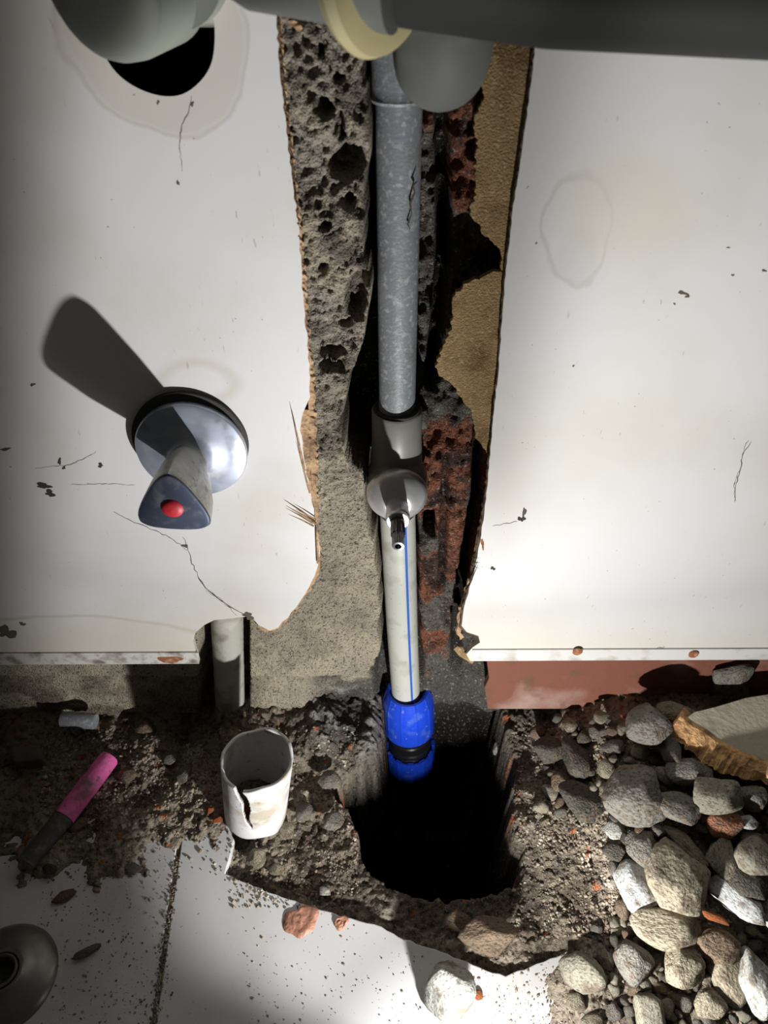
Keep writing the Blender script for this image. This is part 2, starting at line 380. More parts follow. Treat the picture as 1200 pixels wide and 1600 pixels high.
# undamaged areas hidden behind the boards or forming the foot of the wall
foot = (sstep(1036, 1046, PY))*(1-sstep(380, 430, PX))
GY = GY*(1-foot) + (.012 + .004*n1 + .003*np.abs(n2))*foot
GY = np.where((GX < -.13) & (GZ > .1), .012, GY); GY = np.where((GX > .125) & (GZ > .1), .012, GY)
nq = sstep(312, 322, PX)*sstep(394, 386, PX + 4*n1)*sstep(925, 940, PY)*sstep(1150, 1135, PY)
GY = GY + nq*(.040-GY)
GY = np.maximum(GY, .0052)
def c3(*c): return np.array(c)
def lerp(a, b, t): return a*(1-t[..., None]) + b*t[..., None]
ones = np.ones(GX.shape)
col = ones[..., None]*c3(.30, .265, .22)
col = lerp(col, c3(.44, .385, .285), sstep(.1, -.25, n1)*.5 + .45*rowmix)
col = lerp(col, c3(.07, .06, .052), pit*.75)
col = lerp(col, c3(.17, .145, .12), sstep(.1, .45, fbm(GX, GZ, sc=55, oct=4, seed=41))*(1-.6*rowmix))
brn = fbm(GX, GZ, sc=38, oct=4, seed=51)
bb = np.interp(PY, [0,120,350,380,600,700,760,900,960,1030,1060], [.1,.28,.2,-.5,-.35,-.1,.40,.30,-.12,-.12,.02])
bb = bb - .5*((PX < 700) & (PY < 640)) - .2*((PX > 740) & (PY > 700))
brick = sstep(-.08, .06, brn+bb)
rc = lerp(ones[..., None]*c3(.13, .12, .105), c3(.235, .092, .055), brick)
rc = lerp(rc, c3(.06, .045, .04), sstep(.0, .35, fbm(GX, GZ, sc=80, oct=4, seed=61))*.85)
rc = lerp(rc, c3(.018, .015, .013), np.clip(g2+g3*.8+slot+g4*.7, 0, 1))
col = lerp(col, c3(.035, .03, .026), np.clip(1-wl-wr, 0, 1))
col = col*(1-wr[..., None]) + rc*wr[..., None]
soot = sstep(1035, 1090, PY + 30*n1)*sstep(470, 545, PX+60*n1)*sstep(850, 800, PX)
sc_ = lerp(ones[..., None]*c3(.085, .082, .075), c3(.30, .30, .27), sstep(.05, .4, fbm(GX, GZ, sc=90, oct=4, seed=71))*sstep(620, 500, PX))
sc_ = lerp(sc_, c3(.33, .11, .06), sstep(.33, .42, brn)*.8)
col = lerp(col, sc_[...], soot) if False else col*(1-soot[..., None]) + sc_*soot[..., None]
fc = lerp(ones[..., None]*c3(.20, .165, .125), c3(.40, .35, .27), sstep(-.1, .3, n1))
col = col*(1-foot[..., None]) + fc*foot[..., None]
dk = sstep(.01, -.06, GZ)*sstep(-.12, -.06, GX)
col = lerp(col, c3(.02, .018, .015), dk)  # wall below floor level near black: pit shade put into the colour
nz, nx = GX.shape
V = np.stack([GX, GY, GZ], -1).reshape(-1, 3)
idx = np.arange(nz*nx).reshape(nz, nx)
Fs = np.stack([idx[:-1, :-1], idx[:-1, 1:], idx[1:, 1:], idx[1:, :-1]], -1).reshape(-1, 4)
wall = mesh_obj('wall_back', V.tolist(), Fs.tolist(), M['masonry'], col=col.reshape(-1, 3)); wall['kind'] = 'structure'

# ------------------------------------------------------------------ floor: tiles with a broken-out pit, soil below
CUTPX = [(330,1100),(352,1180),(345,1270),(366,1312),(352,1365),(396,1384),(440,1401),(500,1421),(560,1438),(596,1447),(622,1463),(690,1487),(760,1516),(790,1525),(850,1502),(925,1468),(1000,1420),(1060,1300),(1100,1100)]
CUT = [(FZ(*p).x, FZ(*p).y) for p in CUTPX]
CUT[0] = (CUT[0][0], .03); CUT[-1] = (CUT[-1][0], .03)
HOLEPX = [(508,1240),(545,1212),(588,1192),(600,1150),(786,1150),(803,1232),(796,1290),(812,1340),(800,1385),(700,1398),(610,1388),(572,1345),(556,1300),(535,1262)]
HOLE = [(FZ(*p, -.012).x, FZ(*p, -.012).y) for p in HOLEPX]
# widen hole up to the wall
HOLE = [(x, (.05 if i in (3, 4) else y)) for i, (x, y) in enumerate(HOLE)]
hx = np.concatenate([np.arange(-.42, -.26, .004), np.arange(-.26, .27, .0013), np.arange(.27, .46, .004)])
hy = np.concatenate([np.arange(-.42, -.23, .004), np.arange(-.23, .035, .0013)])
SX, SY = np.meshgrid(hx, hy)
dC = dpoly(SX, SY, CUT); dH = dpoly(SX, SY, HOLE)
m1 = fbm(SX, SY, sc=38, oct=5, seed=101); m2 = fbm(SX, SY, sc=160, oct=4, seed=111); m3 = fbm(SX, SY, sc=420, oct=2, seed=121)
dHn = dH + .008*m1 + .003*m2
inside = sstep(.002, -.002, dC)
base_in = -.011 + .006*m1 + .0055*np.abs(m2) + .002*m3
nearwall = sstep(-.085, -.01, SY)
base_in = base_in + .010*nearwall + .022*nearwall*sstep(.10, .15, SX)
base_in = base_in + .012*sstep(-.05, -.10, SX)*sstep(-.10, -.05, SY)
cover = sstep(-.140, -.045, SY + .045*m1 + .02*m2 + .02*sstep(-.16,-.2,SX))*sstep(.05, -.05, SX)               # loose dirt on the left tiles by the wall
out = -.0055 + cover*(.009) + .004*m1*cover + .005*np.abs(m2)*cover + .0014*m3*cover
out = out + sstep(.16, .05, dC)*0
rp = sstep(.085, .135, SX + .02*m1 + .12*(SY+.19))                            # the rubble heap on the right
heap = (.006 + .034*sstep(-.19, -.05, SY)*sstep(.12, .19, SX) + .004*m1 + .004*np.abs(m2) + .0015*m3)
heap_lo = sstep(-.26, -.2, SY)
Z = base_in*inside + out*(1-inside)
Z = Z*(1-rp) + np.maximum(Z, heap)*rp
rim = sstep(.05, .0, dHn)
Z = Z - .010*rim*inside*sstep(-.07, -.03, SY)
backl = sstep(-.040, -.004, SY)*sstep(-.085, -.05, SX)*sstep(.0, -.012, SX)
Z = Z + backl*(.013 + .006*m1 + .004*m2)*inside
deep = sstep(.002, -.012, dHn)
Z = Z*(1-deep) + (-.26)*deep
ones2 = np.ones(SX.shape)[..., None]
soilc = np.ones(SX.shape)[..., None]*c3(.27, .225, .175)
soilc = lerp(soilc, c3(.38, .32, .25), sstep(0, .4, m1+.4*m3))
soilc = lerp(soilc, c3(.13, .105, .08), sstep(.0, -.5, m1+.5*m2))
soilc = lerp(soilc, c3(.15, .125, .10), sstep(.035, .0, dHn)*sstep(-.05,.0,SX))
soilc = lerp(soilc, c3(.02, .017, .014), sstep(-.022, -.045, Z))  # deep pit sides painted near black as shade
soilc = soilc*.85
soilc = lerp(soilc, lerp(ones2*c3(.07,.068,.062), c3(.24,.24,.22), sstep(-.1,.4,m1+.5*m2)), backl)
soilc = lerp(soilc, c3(.45, .14, .06), sstep(.63, .68, fbm(SX, SY, sc=150, oct=2, seed=131)))
ny_, nx_ = SX.shape
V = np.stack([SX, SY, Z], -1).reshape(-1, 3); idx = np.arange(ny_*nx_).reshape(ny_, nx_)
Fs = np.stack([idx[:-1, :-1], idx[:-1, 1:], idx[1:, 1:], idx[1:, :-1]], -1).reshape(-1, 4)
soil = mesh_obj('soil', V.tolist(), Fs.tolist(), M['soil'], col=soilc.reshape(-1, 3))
tag(soil, 'brown crumbly soil and mortar dust around the dug pit and heap', 'soil', kind='stuff')
def ground(x, y):
    i = int(np.clip(np.searchsorted(hx, x), 1, len(hx)-1)); j = int(np.clip(np.searchsorted(hy, y), 1, len(hy)-1))
    z = float(Z[j-1:j+1, i-1:i+1].mean())
    dc = float(dC[j, i]); return max(z, 0.0) if dc > 0 else z

# tiles, cut along the broken edge; joint between them runs towards the viewer
g0 = FZ(276, 1345); g1 = FZ(240, 1600)
gd = (g1-g0)
def gx(y): return g0.x + gd.x*(y-g0.y)/gd.y
yb = -.42; yt = .004
rightT = [(gx(yb)+.0015, yb), (.46, yb), (.46, yt), (CUT[-1][0], yt)] + [tuple(c) for c in CUT[-2:0:-1]] + [(CUT[0][0], yt), (gx(yt)+.0015, yt)]
leftT = [(-.42, yb), (gx(yb)-.0015, yb), (gx(yt)-.0015, yt), (-.42, yt)]
random.seed(5)
def jag(poly, lo_i, hi_i):
    r = []
    for i, p in enumerate(poly):
        r.append(p)
        q = poly[(i+1) % len(poly)]
        if lo_i <= i < hi_i:
            n = max(2, int(math.hypot(q[0]-p[0], q[1]-p[1])/.004))
            for k in range(1, n): r.append((p[0]+(q[0]-p[0])*k/n+random.uniform(-.0005, .0005), p[1]+(q[1]-p[1])*k/n+random.uniform(-.0005, .0005)))
    return r
rightT = jag(rightT, 4, 4+len(CUT)-3)
fo = []
allv = []; allf = []
for poly in (rightT, leftT):
    n = len(poly); b0 = len(allv)
    a = sum(poly[i][0]*poly[(i+1) % n][1]-poly[(i+1) % n][0]*poly[i][1] for i in range(n))
    if a < 0: poly = poly[::-1]
    allv += [(x, y, 0) for x, y in poly] + [(x, y, -.008) for x, y in poly]
    allf.append(tuple(b0+i for i in range(n))); allf.append(tuple(b0+n+i for i in range(n))[::-1])
    for i in range(n):
        j = (i+1) % n; allf.append((b0+j, b0+i, b0+i+n, b0+j+n))
floor = mesh_obj('floor', allv, allf, M['tile'], smooth=False); floor['kind'] = 'structure'
bv = floor.modifiers.new('b', 'BEVEL'); bv.width = .0007; bv.segments = 2; bv.limit_method = 'ANGLE'
gr = prism('trim_1', [(gx(yb)-.0024, yb, -.0012), (gx(yb)+.0024, yb, -.0012), (gx(-.1)+.0024, -.1, -.0012), (gx(-.1)-.0024, -.1, -.0012)], (0, 0, 1), .004, M['grout']); gr['kind'] = 'structure'

# red painted foot of the wall on the right
pts = [(760,1028),(764,1060),(757,1075),(762,1108)]
A = [WY(*p, .0045) for p in pts]
bb_ = prism('baseboard_right', [A[0], A[1], A[2], A[3], Vector((.5, .0045, A[3].z+.001)), Vector((.5, .0045, A[0].z+.01)), ], (0, -1, 0), .006, M['red'], bevel=.0006); bb_['kind'] = 'structure'

# ------------------------------------------------------------------ white boards
def ragged(pts, amp, step, seed, Y=0.0, depth=0):
    rnd = random.Random(seed); r = []
    for i in range(len(pts)-1):
        a, b = Vector(pts[i]), Vector(pts[i+1]); n = max(1, int((b-a).length/step))
        for k in range(n):
            p = a.lerp(b, k/n); r.append(WY(p.x+rnd.uniform(-amp, amp), p.y+rnd.uniform(-amp, amp)*.5, Y))
    r.append(WY(*pts[-1], Y)); return r
LE = [(428,-30),(434,60),(440,140),(450,225),(458,290),(466,350),(471,430),(479,520),(485,590),(484,620),(478,636),(471,656),(470,672),(474,700),(479,740),(487,776),(494,820),(499,868),(492,900),(478,928),(456,957),(434,980),(420,986),(404,976),(392,961),(382,964)]
LN = [(382,964),(362,966),(335,969),(318,977),(306,988),(302,1002),(306,1018),(311,1037)]
le = ragged(LE, 1.6, 9, 1); ln = ragged(LN, .5, 8, 2)
zb = WY(311,1037).z
hc = Vector((-.0885, 0, .4765)); hr = .0232
outer = le[1:] + ln[1:] + [Vector((-.46, 0, zb-.003)), Vector((-.46, 0, .80)), Vector((WY(428,-30).x-.004, 0, .80))]
# keyhole so that the board has its round hole
circ = [hc + Vector((math.cos(a)*hr*(1+.012*math.sin(7*a)), 0, math.sin(a)*hr*(1+.012*math.cos(5*a)))) for a in [PI - 2*PI*k/64 for k in range(65)]]
keyL = Vector((-.46, 0, circ[0].z))
iw = len(outer)-2
poly = outer[:iw] + [keyL] + circ + [keyL + Vector((0, 0, 1e-5))] + outer[iw:]
ringc = WY(235, 60)
Mleft = panel_mat('white_laminate_left', [(hc.x-.002, hc.z-.002, .0365, .0365, .30, (.62,.56,.47), .5, True), (hc.x-.002, hc.z-.002, .0365, .0365, .05, (.50,.42,.32), .4, False),
        (WY(120,1010).x, WY(120,1010).z, .10, .032, .07, (.50,.44,.34), .5, False), (WY(305,600).x, WY(305,600).z, .02, .012, .4, (.62,.58,.5), .5, False)], (.80, .80, .81), [(.085, .17, (.66,.60,.47), .65)])
board = prism('wall_board', poly, (0, -1, 0), .0042, Mleft)
tag(board, 'white laminated wall board left of the pipe chase, with round hole and cracked lower corner', 'wall board')
RE = [(836,-30),(835,85),(826,160),(813,250),(801,330),(791,420),(784,500),(779,580),(771,650),(763,740),(757,800),(748,858),(738,905),(724,950),(721,978),(730,988),(748,994),(750,1004),(738,1012),(728,1022),(735,1033)]
re_ = ragged(RE, .9, 10, 3)
zb2 = WY(735,1033).z
Mright = panel_mat('white_laminate_right', [(WY(905,370).x, WY(905,370).z, .0155, .0235, .10, (.55,.50,.46), .45, False), (WY(900,400).x, WY(900,400).z, .0135, .018, 1.5, (.60,.60,.58), .4, True),
        (WY(980,330).x, WY(980,330).z, .035, .03, 2.0, (.72,.66,.56), .6, True)], (.76, .76, .755), [(.09, .15, (.70,.66,.55), .6), ])
board2 = prism('wall_board', [Vector((WY(836,-30).x, 0, .80))] + re_[1:] + [Vector((.52, 0, zb2+.004)), Vector((.52, 0, .80))], (0, -1, 0), .0042, Mright)
tag(board2, 'white laminated wall board right of the pipe chase, with faint ring stain and two rusty screws', 'wall board')
def strip_along(name, pts, offs, Y0, Y1, m, parent, amp=2.0, step=5, seed=0):
    """ragged fibre band along a board edge, between the edge and edge+offs"""
    rnd = random.Random(seed); P = []; W = []
    for i in range(len(pts)-1):
        a, b = Vector(pts[i]), Vector(pts[i+1]); n = max(1, int((b-a).length/step))
        for k in range(n):
            P.append(a.lerp(b, k/n)); W.append(offs[i]+(offs[i+1]-offs[i])*k/n)
    P.append(Vector(pts[-1])); W.append(offs[-1])
    V = []; Fc = []
    for i, (p, w_) in enumerate(zip(P, W)):
        d = P[min(i+1, len(P)-1)]-P[max(i-1, 0)]; nr = Vector((d.y, -d.x)).normalized()
        if nr.x < 0: nr = -nr
        sgn = 1 if w_ >= 0 else -1
        ww = abs(w_)+rnd.uniform(-amp, amp)
        q = p + nr*sgn*ww; mid = p + nr*sgn*ww*rnd.uniform(.35, .65); q2 = p - nr*sgn*4
        V += [WY(q2.x, q2.y, Y0), WY(mid.x, mid.y, Y0+rnd.uniform(-.0008, .0005)), WY(q.x, q.y, (Y0+Y1)/2+rnd.uniform(-.0007, .0007)), WY(q.x, q.y, Y1), WY(q2.x, q2.y, Y1)]
    n = len(P)
    for i in range(n-1):
        for k in range(4): Fc.append((i*5+k, i*5+k+1, i*5+k+6, i*5+k+5))
        Fc.append((i*5+4, i*5, i*5+5, i*5+9))
    Fc += [(0, 1, 2, 3, 4), tuple((n-1)*5+k for k in (4, 3, 2, 1, 0))]
    return child(mesh_obj(name, V, Fc, m, smooth=False), parent)
bpy.context.view_layer.update()
strip_along('torn_edge', LE[:9]+[(486,640),(488,690),(490,740)]+LE[16:24], [7,8,7,8,6,6,7,5,7,8,8,7,4,5,4,3,3,3,3,2], .0012, .0052, M['ply'], board, 2.2, 5, 9)
# inner splintered layer where the face sheet has lifted
strip_along('torn_edge', [(474,640),(471,675),(480,740),(492,780)], [14,17,9,3], .0008, .003, M['ply'], board, 3.0, 6, 12)
strip_along('torn_edge', [(440,10),(452,30),(470,48)], [6,10,8], .0008, .0052, M['ply'], board, 2, 6, 13)
strip_along('dark_core_edge', [(430,-20),(436,60),(444,160),(457,260),(468,370)], [2.5,4,3.5,3,1], .0003, .004, M['plydark'], board, 1.2, 5, 14)
strip_along('core_edge', RE[:20], [-3.5,-4,-4,-3.5,-3,-3,-3,-2.5,-2.5,-3,-6,-7,-5,-4,-4,-3,-3,-3,-3,-3], .0012, .0052, M['plydark'], board2, 1.2, 6, 15)
strip_along('torn_edge', [(735,905),(722,950),(716,990),(722,998)], [-5,-5,-4,-3], .003, .0062, M['ply'], board2, 2, 5, 16)
strip_along('torn_edge', [(712,1012),(720,1022),(740,1034)], [6,10,8], .001, .005, M['fibre'], board2, 2, 5, 17)
def splinter(a, b, w0, board_, Y=-.0015, m='ply', nm='splinter'):
    A, B = WY(*a, Y), WY(*b, Y-.0015); 
    return tube(nm, [A, A.lerp(B, .5)+Vector((0, 0, .0004)), B], [w0, w0*.7, w0*.15], M[m], board_, seg=6)
for a, b, w_ in [((493,818),(447,790),.0009), ((490,822),(450,803),.0006), ((494,812),(462,796),.0005), ((476,735),(456,640),.0007), ((484,770),(466,700),.0006), ((497,880),(494,800),.0009)]:
    splinter(a, b, w_, board)
for a, b, w_ in [((737,905),(747,882),.0005), ((735,884),(748,888),.0004), ((738,880),(750,879),.0004)]:
    splinter(a, b, w_, board2, m='root')
# bottom edging strips, screws
def edging(name, a, b, h_px, m, parent, x0=None, x1=None):
    A, B = WY(*a, -.0012), WY(*b, -.0012); A2, B2 = WY(a[0], a[1]-h_px, -.0012), WY(b[0], b[1]-h_px, -.0012)
    if x0 is not None: A.x = A2.x = x0
    if x1 is not None: B.x = B2.x = x1
    return prism(name, [A, B, B2, A2], (0, -1, 0), .0011, m, parent, bevel=.0004)
edging('edging_strip', (0,1040), (310,1037), 17, M['edging'], board, x0=-.46)
edging('edging_strip', (738,1033), (1200,1029), 17, M['edging2'], board2, x1=.52)
for (x, y) in ((902,1017), (1083,1021)):
    s = lathe('screw', [(0, 0), (.0033, .0002), (.0036, .001), (.003, .0016), (.0012, .0019), (0, .0014)][::1], WY(x, y, -.0012), (0, -1, 0), M['rust'], board2, seg=20)
    s['label'] = 'rusty screw head'
# rust stain patch
def blob(name, c, rx, ry, m, parent, Y=-.0001, seed=0, thick=.0003, n=26, rough=.35):
    rnd = random.Random(seed); ph = [rnd.uniform(0, 6.28) for _ in range(4)]
    pts = []
    for k in range(n):
        a = 2*PI*k/n; r = 1+rough*(.5*math.sin(2*a+ph[0])+.35*math.sin(3*a+ph[1])+.25*math.sin(5*a+ph[2])+.2*rnd.uniform(-1, 1))
        pts.append(WY(c[0]+rx*r*math.cos(a), c[1]+ry*r*math.sin(a), Y))
    return prism(name, pts, (0, -1, 0), thick, m, parent)
blob('rust_patch', (266,1031), 16, 6, M['rust'], board, Y=-.0014, seed=3)
def crackline(pts, w_px, parent, nm='crack', m='crack', seed=0, jit=1.2):
    rnd = random.Random(seed); P = []
    for i in range(len(pts)-1):
        a, b = Vector(pts[i]), Vector(pts[i+1]); n = max(1, int((b-a).length/5))
        for k in range(n): P.append(a.lerp(b, k/n)+Vector((rnd.uniform(-jit, jit), rnd.uniform(-jit, jit))))
    P.append(Vector(pts[-1])); up = []; dn = []
    for i, p in enumerate(P):
        d = (P[min(i+1, len(P)-1)]-P[max(i-1, 0)]).normalized(); nr = Vector((-d.y, d.x))
        w_ = w_px*rnd.uniform(.3, 1)*(1-.6*abs(2*i/len(P)-1))
        up.append(WY(*(p+nr*w_*.5), -.00012)); dn.append(WY(*(p-nr*w_*.5), -.00012))
    V = up+dn; n = len(P); Fc = [(i, i+1, n+i+1, n+i) for i in range(n-1)]
    return child(mesh_obj(nm, V, Fc, M[m], smooth=False), parent)
crackline([(286,838),(293,856),(300,880),(312,905),(324,922),(350,942),(384,962)], 2.6, board, seed=1)
crackline([(176,799),(200,812),(235,826),(268,841),(292,860)], 1.4, board, seed=2)
crackline([(300,150),(296,172),(284,195),(280,225),(285,268)], 1.6, board, seed=3)
crackline([(322,924),(345,936),(370,962)], 1.2, board, seed=4)
crackline([(55,731),(110,727),(150,706)], 1.2, board, seed=5)
crackline([(110,757),(170,756),(210,758)], 1.0, board, seed=6)
crackline([(1148,785),(1150,762),(1157,730),(1163,700),(1170,688)], 2.2, board2, seed=7)
crackline([(1150,782),(1146,760),(1156,735)], 1.6, board2, seed=8)
crackline([(1160,712),(1174,690)], 1.4, board2, seed=9)
crackline([(770,822),(792,818),(808,815)], 1.2, board2, seed=10)
crackline([(1040,1010),(1000,1018),(960,1030)], 1.6, board2, seed=14)
for i, (x, y, rx, ry, mm) in enumerate([(388,962,8,5,'crack'), (289,853,4,3,'crack'), (68,759,11,4,'chip'), (78,771,7,5,'chip'), (93,721,3,4,'chip'), (100,731,2,3,'chip'), (157,727,4,3,'chip'), (300,163,3,3,'crack'), (278,286,2,4,'crack'),
        (51,601,4,2,'crack'), (247,160,2,3,'crack'), (10,988,14,9,'crack'), (35,975,4,3,'crack'), (8,702,8,2,'crack')]):
    blob('chip', (x, y), rx, ry, M[mm], board, Y=-.00012, seed=20+i, thick=.0001, rough=.6)
for i, (x, y, rx, ry, mm) in enumerate([(819,801,3,7,'crack'), (815,811,5,4,'chip'), (1066,458,7,2.5,'crack'), (1074,463,4,2,'crack'), (1194,423,4,1.5,'crack'), (770,888,3,3,'chip'), (754,850,2.5,8,'rust'), (1054,475,1.5,1.5,'crack'), (838,380,1.5,1.2,'crack'),
        (1138,387,2,1,'crack'), (1145,430,2,1.5,'crack'), (896,572,1.5,1.5,'crack')]):
    blob('chip', (x, y), rx, ry, M[mm], board2, Y=-.00012, seed=50+i, thick=.0001, rough=.6)

# brown torn fibre sheet behind the right board
FP = [(757,60),(752,150),(742,200),(745,260),(738,330),(752,365),(778,385),(786,405),(782,424),(768,424),(748,434),(728,441),(708,466),(704,500),(700,530),(690,552),(677,572),(680,584),(697,592),(712,604),(726,628),(738,655),(748,690),(762,715),(772,745)]
fp = []; rnd = random.Random(4)
for i in range(len(FP)-1):
    a, b = Vector(FP[i]), Vector(FP[i+1]); n = max(1, int((b-a).length/5))
    for k in range(n):
        p = a.lerp(b, k/n); fp.append(WY(p.x+rnd.uniform(-3, 3)+3*math.sin(p.y*.09), p.y+rnd.uniform(-1.5, 1.5), .0085))
fp += [WY(772,745,.0085), WY(800,745,.0085), WY(850,400,.0085), WY(880,60,.0085)]
fb = prism('fibre_sheet', fp, (0, -1, 0), .0035, M['fibre'])
tag(fb, 'brown torn fibreboard backing sheet showing beside the right white board', 'fibreboard')

# ------------------------------------------------------------------ round hollow behind the left board
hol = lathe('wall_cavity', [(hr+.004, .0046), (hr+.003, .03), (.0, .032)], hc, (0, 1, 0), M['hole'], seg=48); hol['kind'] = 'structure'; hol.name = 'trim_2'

# ------------------------------------------------------------------ old elbow pipe top left
P0 = Vector((-.0885, 0, .482))
e = empty('drain_elbow', P0, 'pale grey plastic drain elbow coming out of the round hole at top left', 'pipe')
path = [P0+Vector((.012, .028, .008)), P0+Vector((.004, .0, .005)), P0+Vector((-.004, -.018, .003))] + arc(P0+Vector((-.006, -.018, .029)), (0, 0, -1), (0, -1, 0), .026, 10)[1:] + [P0+Vector((-.007, -.044, .06)), P0+Vector((-.008, -.044, .11))]
tube('elbow', path, .0166, M['paletrap'], e, 40)
tube('collar', [P0+Vector((.013, .006, .014)), P0+Vector((.011, -.006, .014))], .0195, M['paletrap'], e, 40)

# ------------------------------------------------------------------ riser in the chase
def axis_pt(px, py, Y=.022): return WY(px, py, Y)
a0 = axis_pt(624, 100); a1 = axis_pt(620.5, 640); tc_ = axis_pt(619, 745)
ri = empty('riser_pipe', axis_pt(636, 1100), 'vertical water pipe in the chase, grey above the tee and off-white with blue stripe below', 'pipe')
o = tube('upper_pipe', [a0, a0.lerp(a1, .5), a1+Vector((0, 0, -.006))], .0103, M['greypipe'], ri, 48); o['label'] = 'grey upper pipe'
s0 = axis_pt(623, 80); s1 = axis_pt(623, 158)
dd = (s0-s1).normalized()
lathe('socket', [(.0104, 0), (.0118, .0), (.0122, .0012), (.0117, .0022), (.0117, .006), (.0117, .045), (.0104, .046)], s1, dd, M['greypipe'], ri, 48)
# tee: vertical socket with broken lip + round boss towards the viewer
vz = .2425; vx = .0078
T0 = Vector((a1.x, .022, WY(620, 655, .014).z)); 
prof = [(.0104, .004), (.0122, .0008), (.0138, 0), (.0146, .0012), (.0146, .020), (.0150, .026), (.0155, .034), (.0160, .050), (.0155, .060), (.0142, .066), (.0118, .067)]
lathe('tee', prof, T0+Vector((0, 0, .002)), Vector((.0, 0, -1)), M['tee'], ri, 56, shape=lambda th, i: 1+(.012*math.sin(3*th+1)+.008*math.sin(9*th)) if i < 2 else 1)
VC = Vector((vx, 0, vz))
lathe('tee_boss', [(.0185, -.0), (.0186, .008), (.0180, .014), (.0170, .017), (.0160, .0175)], VC+Vector((0, .022, 0)), (0, -1, 0), M['tee'], ri, 56)
lathe('sealing_ring', [(.0104, 0), (.0128, .0), (.0132, .0012), (.0126, .0024), (.0104, .0024)], T0+Vector((.0004, -.0003, .0035)), Vector((.05, .03, -1)), M['darkring'], ri, 48, shape=lambda th, i: 1+.03*math.sin(2*th)+.02*math.sin(5*th))
b0 = axis_pt(621, 800, .024); b1 = axis_pt(636, 1118, .024)
lp = tube('lower_pipe', [b0, b0.lerp(b1, .5)+Vector((-.0006, 0, 0)), b1], .0115, M['whitepipe'], ri, 48)
lp['label'] = 'off-white lower pipe'
def offs(p, a): return p + Vector((math.sin(a), -math.cos(a), 0))*.01158
bpy.context.view_layer.update()
sp_pts = [offs(b0.lerp(b1, k/12)+Vector((-.0006*math.sin(PI*k/12), 0, 0)), R(24+2*k/12)) for k in range(13)]
V = []; 
for k in range(13):
    c_ = b0.lerp(b1, k/12)+Vector((-.0006*math.sin(PI*k/12), 0, 0)); a_ = R(24+2*k/12)
    V += [c_+Vector((math.sin(a_+q_), -math.cos(a_+q_), 0))*.0119 for q_ in (-.075, .075)]
st = mesh_obj('stripe', V, [(2*i, 2*i+1, 2*i+3, 2*i+2) for i in range(12)], M['stripe']); st.parent = lp; st.matrix_parent_inverse = lp.matrix_world.inverted(); st['label'] = 'printed blue line'

# chrome stop valve without its handle
sv = empty('valve_spindle', VC+Vector((0, -.001, 0)), 'bare chrome stop valve with domed flange and splined spindle on the grey tee', 'valve')
prof = [(.0178, .0), (.0182, -.0), (.0182, .0012)] + [(.0182*math.cos(a), .0012+.0115*math.sin(a)) for a in [R(8), R(18), R(30), R(42), R(52)]]
lathe('flange', [(.0001, .0)] + prof + [(.0085, .0123), (.0065, .0126), (0.0, .0126)], VC+Vector((0, .0045, 0)), (0, -1, 0), M['chrome'], sv, 96)
lathe('neck', [(.0066, 0), (.0066, .012), (.0069, .0125), (.0069, .0165), (.0062, .0175), (.0045, .0177)], VC+Vector((0, -.004, 0)), (0, -1, 0), M['chrome'], sv, 48)
spl = lambda th, i: 1+.05*(1 if math.sin(18*th) > 0 else -1)
lathe('spindle', [(.0040, 0), (.0040, .0130), (.0036, .0134), (.0033, .0140), (.0033, .0215), (.0030, .0222), (.0019, .0223), (.0019, .0190), (0, .0188)], VC+Vector((0, -.020, 0)), (0, -1, 0), M['darkchrome'], sv, 72,
      shape=lambda th, i: spl(th, i) if 2 <= i <= 4 else (1+.03*(1 if math.sin(12*th) > 0 else -1) if i < 2 else 1))

# ------------------------------------------------------------------ blue compression coupling
cz0 = .022; cc = Vector((.0192, .024, cz0)); cdn = Vector((.045, .0, -1)).normalized()
cp = empty('compression_coupling', cc, 'blue and black compression coupling joining the white pipe above the pit', 'pipe fitting')
def ribbed(n, a, w_=.12):
    def f(th, i):
        x = (th*n/(2*PI)) % 1
        return 1 + (a if min(x, 1-x) < w_ else 0)
    return f
lathe('upper_nut', [(.0122, .012), (.0126, .003), (.0150, .0), (.0166, .0), (.0182, .006), (.0202, .013), (.0206, .020), (.0208, .034), (.0210, .046), (.0214, .048), (.0214, .051), (.0196, .0515), (.0190, .047)], cc, cdn, M['blue'], cp, 120,
      shape=lambda th, i: ribbed(10, .028, .07)(th, i) if 3 <= i <= 8 else 1)
lathe('body', [(.0170, .046), (.0176, .052), (.0176, .060), (.0186, .061), (.0186, .064), (.0172, .065), (.0172, .072), (.0184, .073), (.0184, .076), (.0170, .078), (.0184, .081), (.0170, .084), (.0184, .087), (.0170, .090), (.0160, .11)], cc, cdn, M['black'], cp, 72)
lathe('lower_nut', [(.0182, .083), (.0196, .0795), (.0211, .0795), (.0212, .084), (.0209, .098), (.0205, .108), (.0190, .115), (.0150, .125), (.0125, .126)], cc, cdn, M['blue'], cp, 120,
      shape=lambda th, i: (1.0 if i > 1 else 1)*(ribbed(12, .03, .10)(th, i) if 2 <= i <= 6 else 1))
tube('buried_pipe', [cc+cdn*.11, cc+cdn*.17, cc+cdn*.27], .0115, M['black'], cp, 40)  # black colour stands in for the pit's shade on this pipe
for k in range(12):
    a = 2*PI*k/12; x_, y_, z_ = frame_of(cdn); p = cc + cdn*.0785 + (x_*math.cos(a)+y_*math.sin(a))*.0202
    n_ = (x_*math.cos(a)+y_*math.sin(a)); t_ = cdn.cross(n_)
    if n_.y > .5: continue
    prism('tooth', [p+t_*.0026+n_*.0012, p-t_*.0026+n_*.0012, p-t_*.0026-n_*.0012, p+t_*.0026-n_*.0012], -cdn, .004, M['blue'], cp)

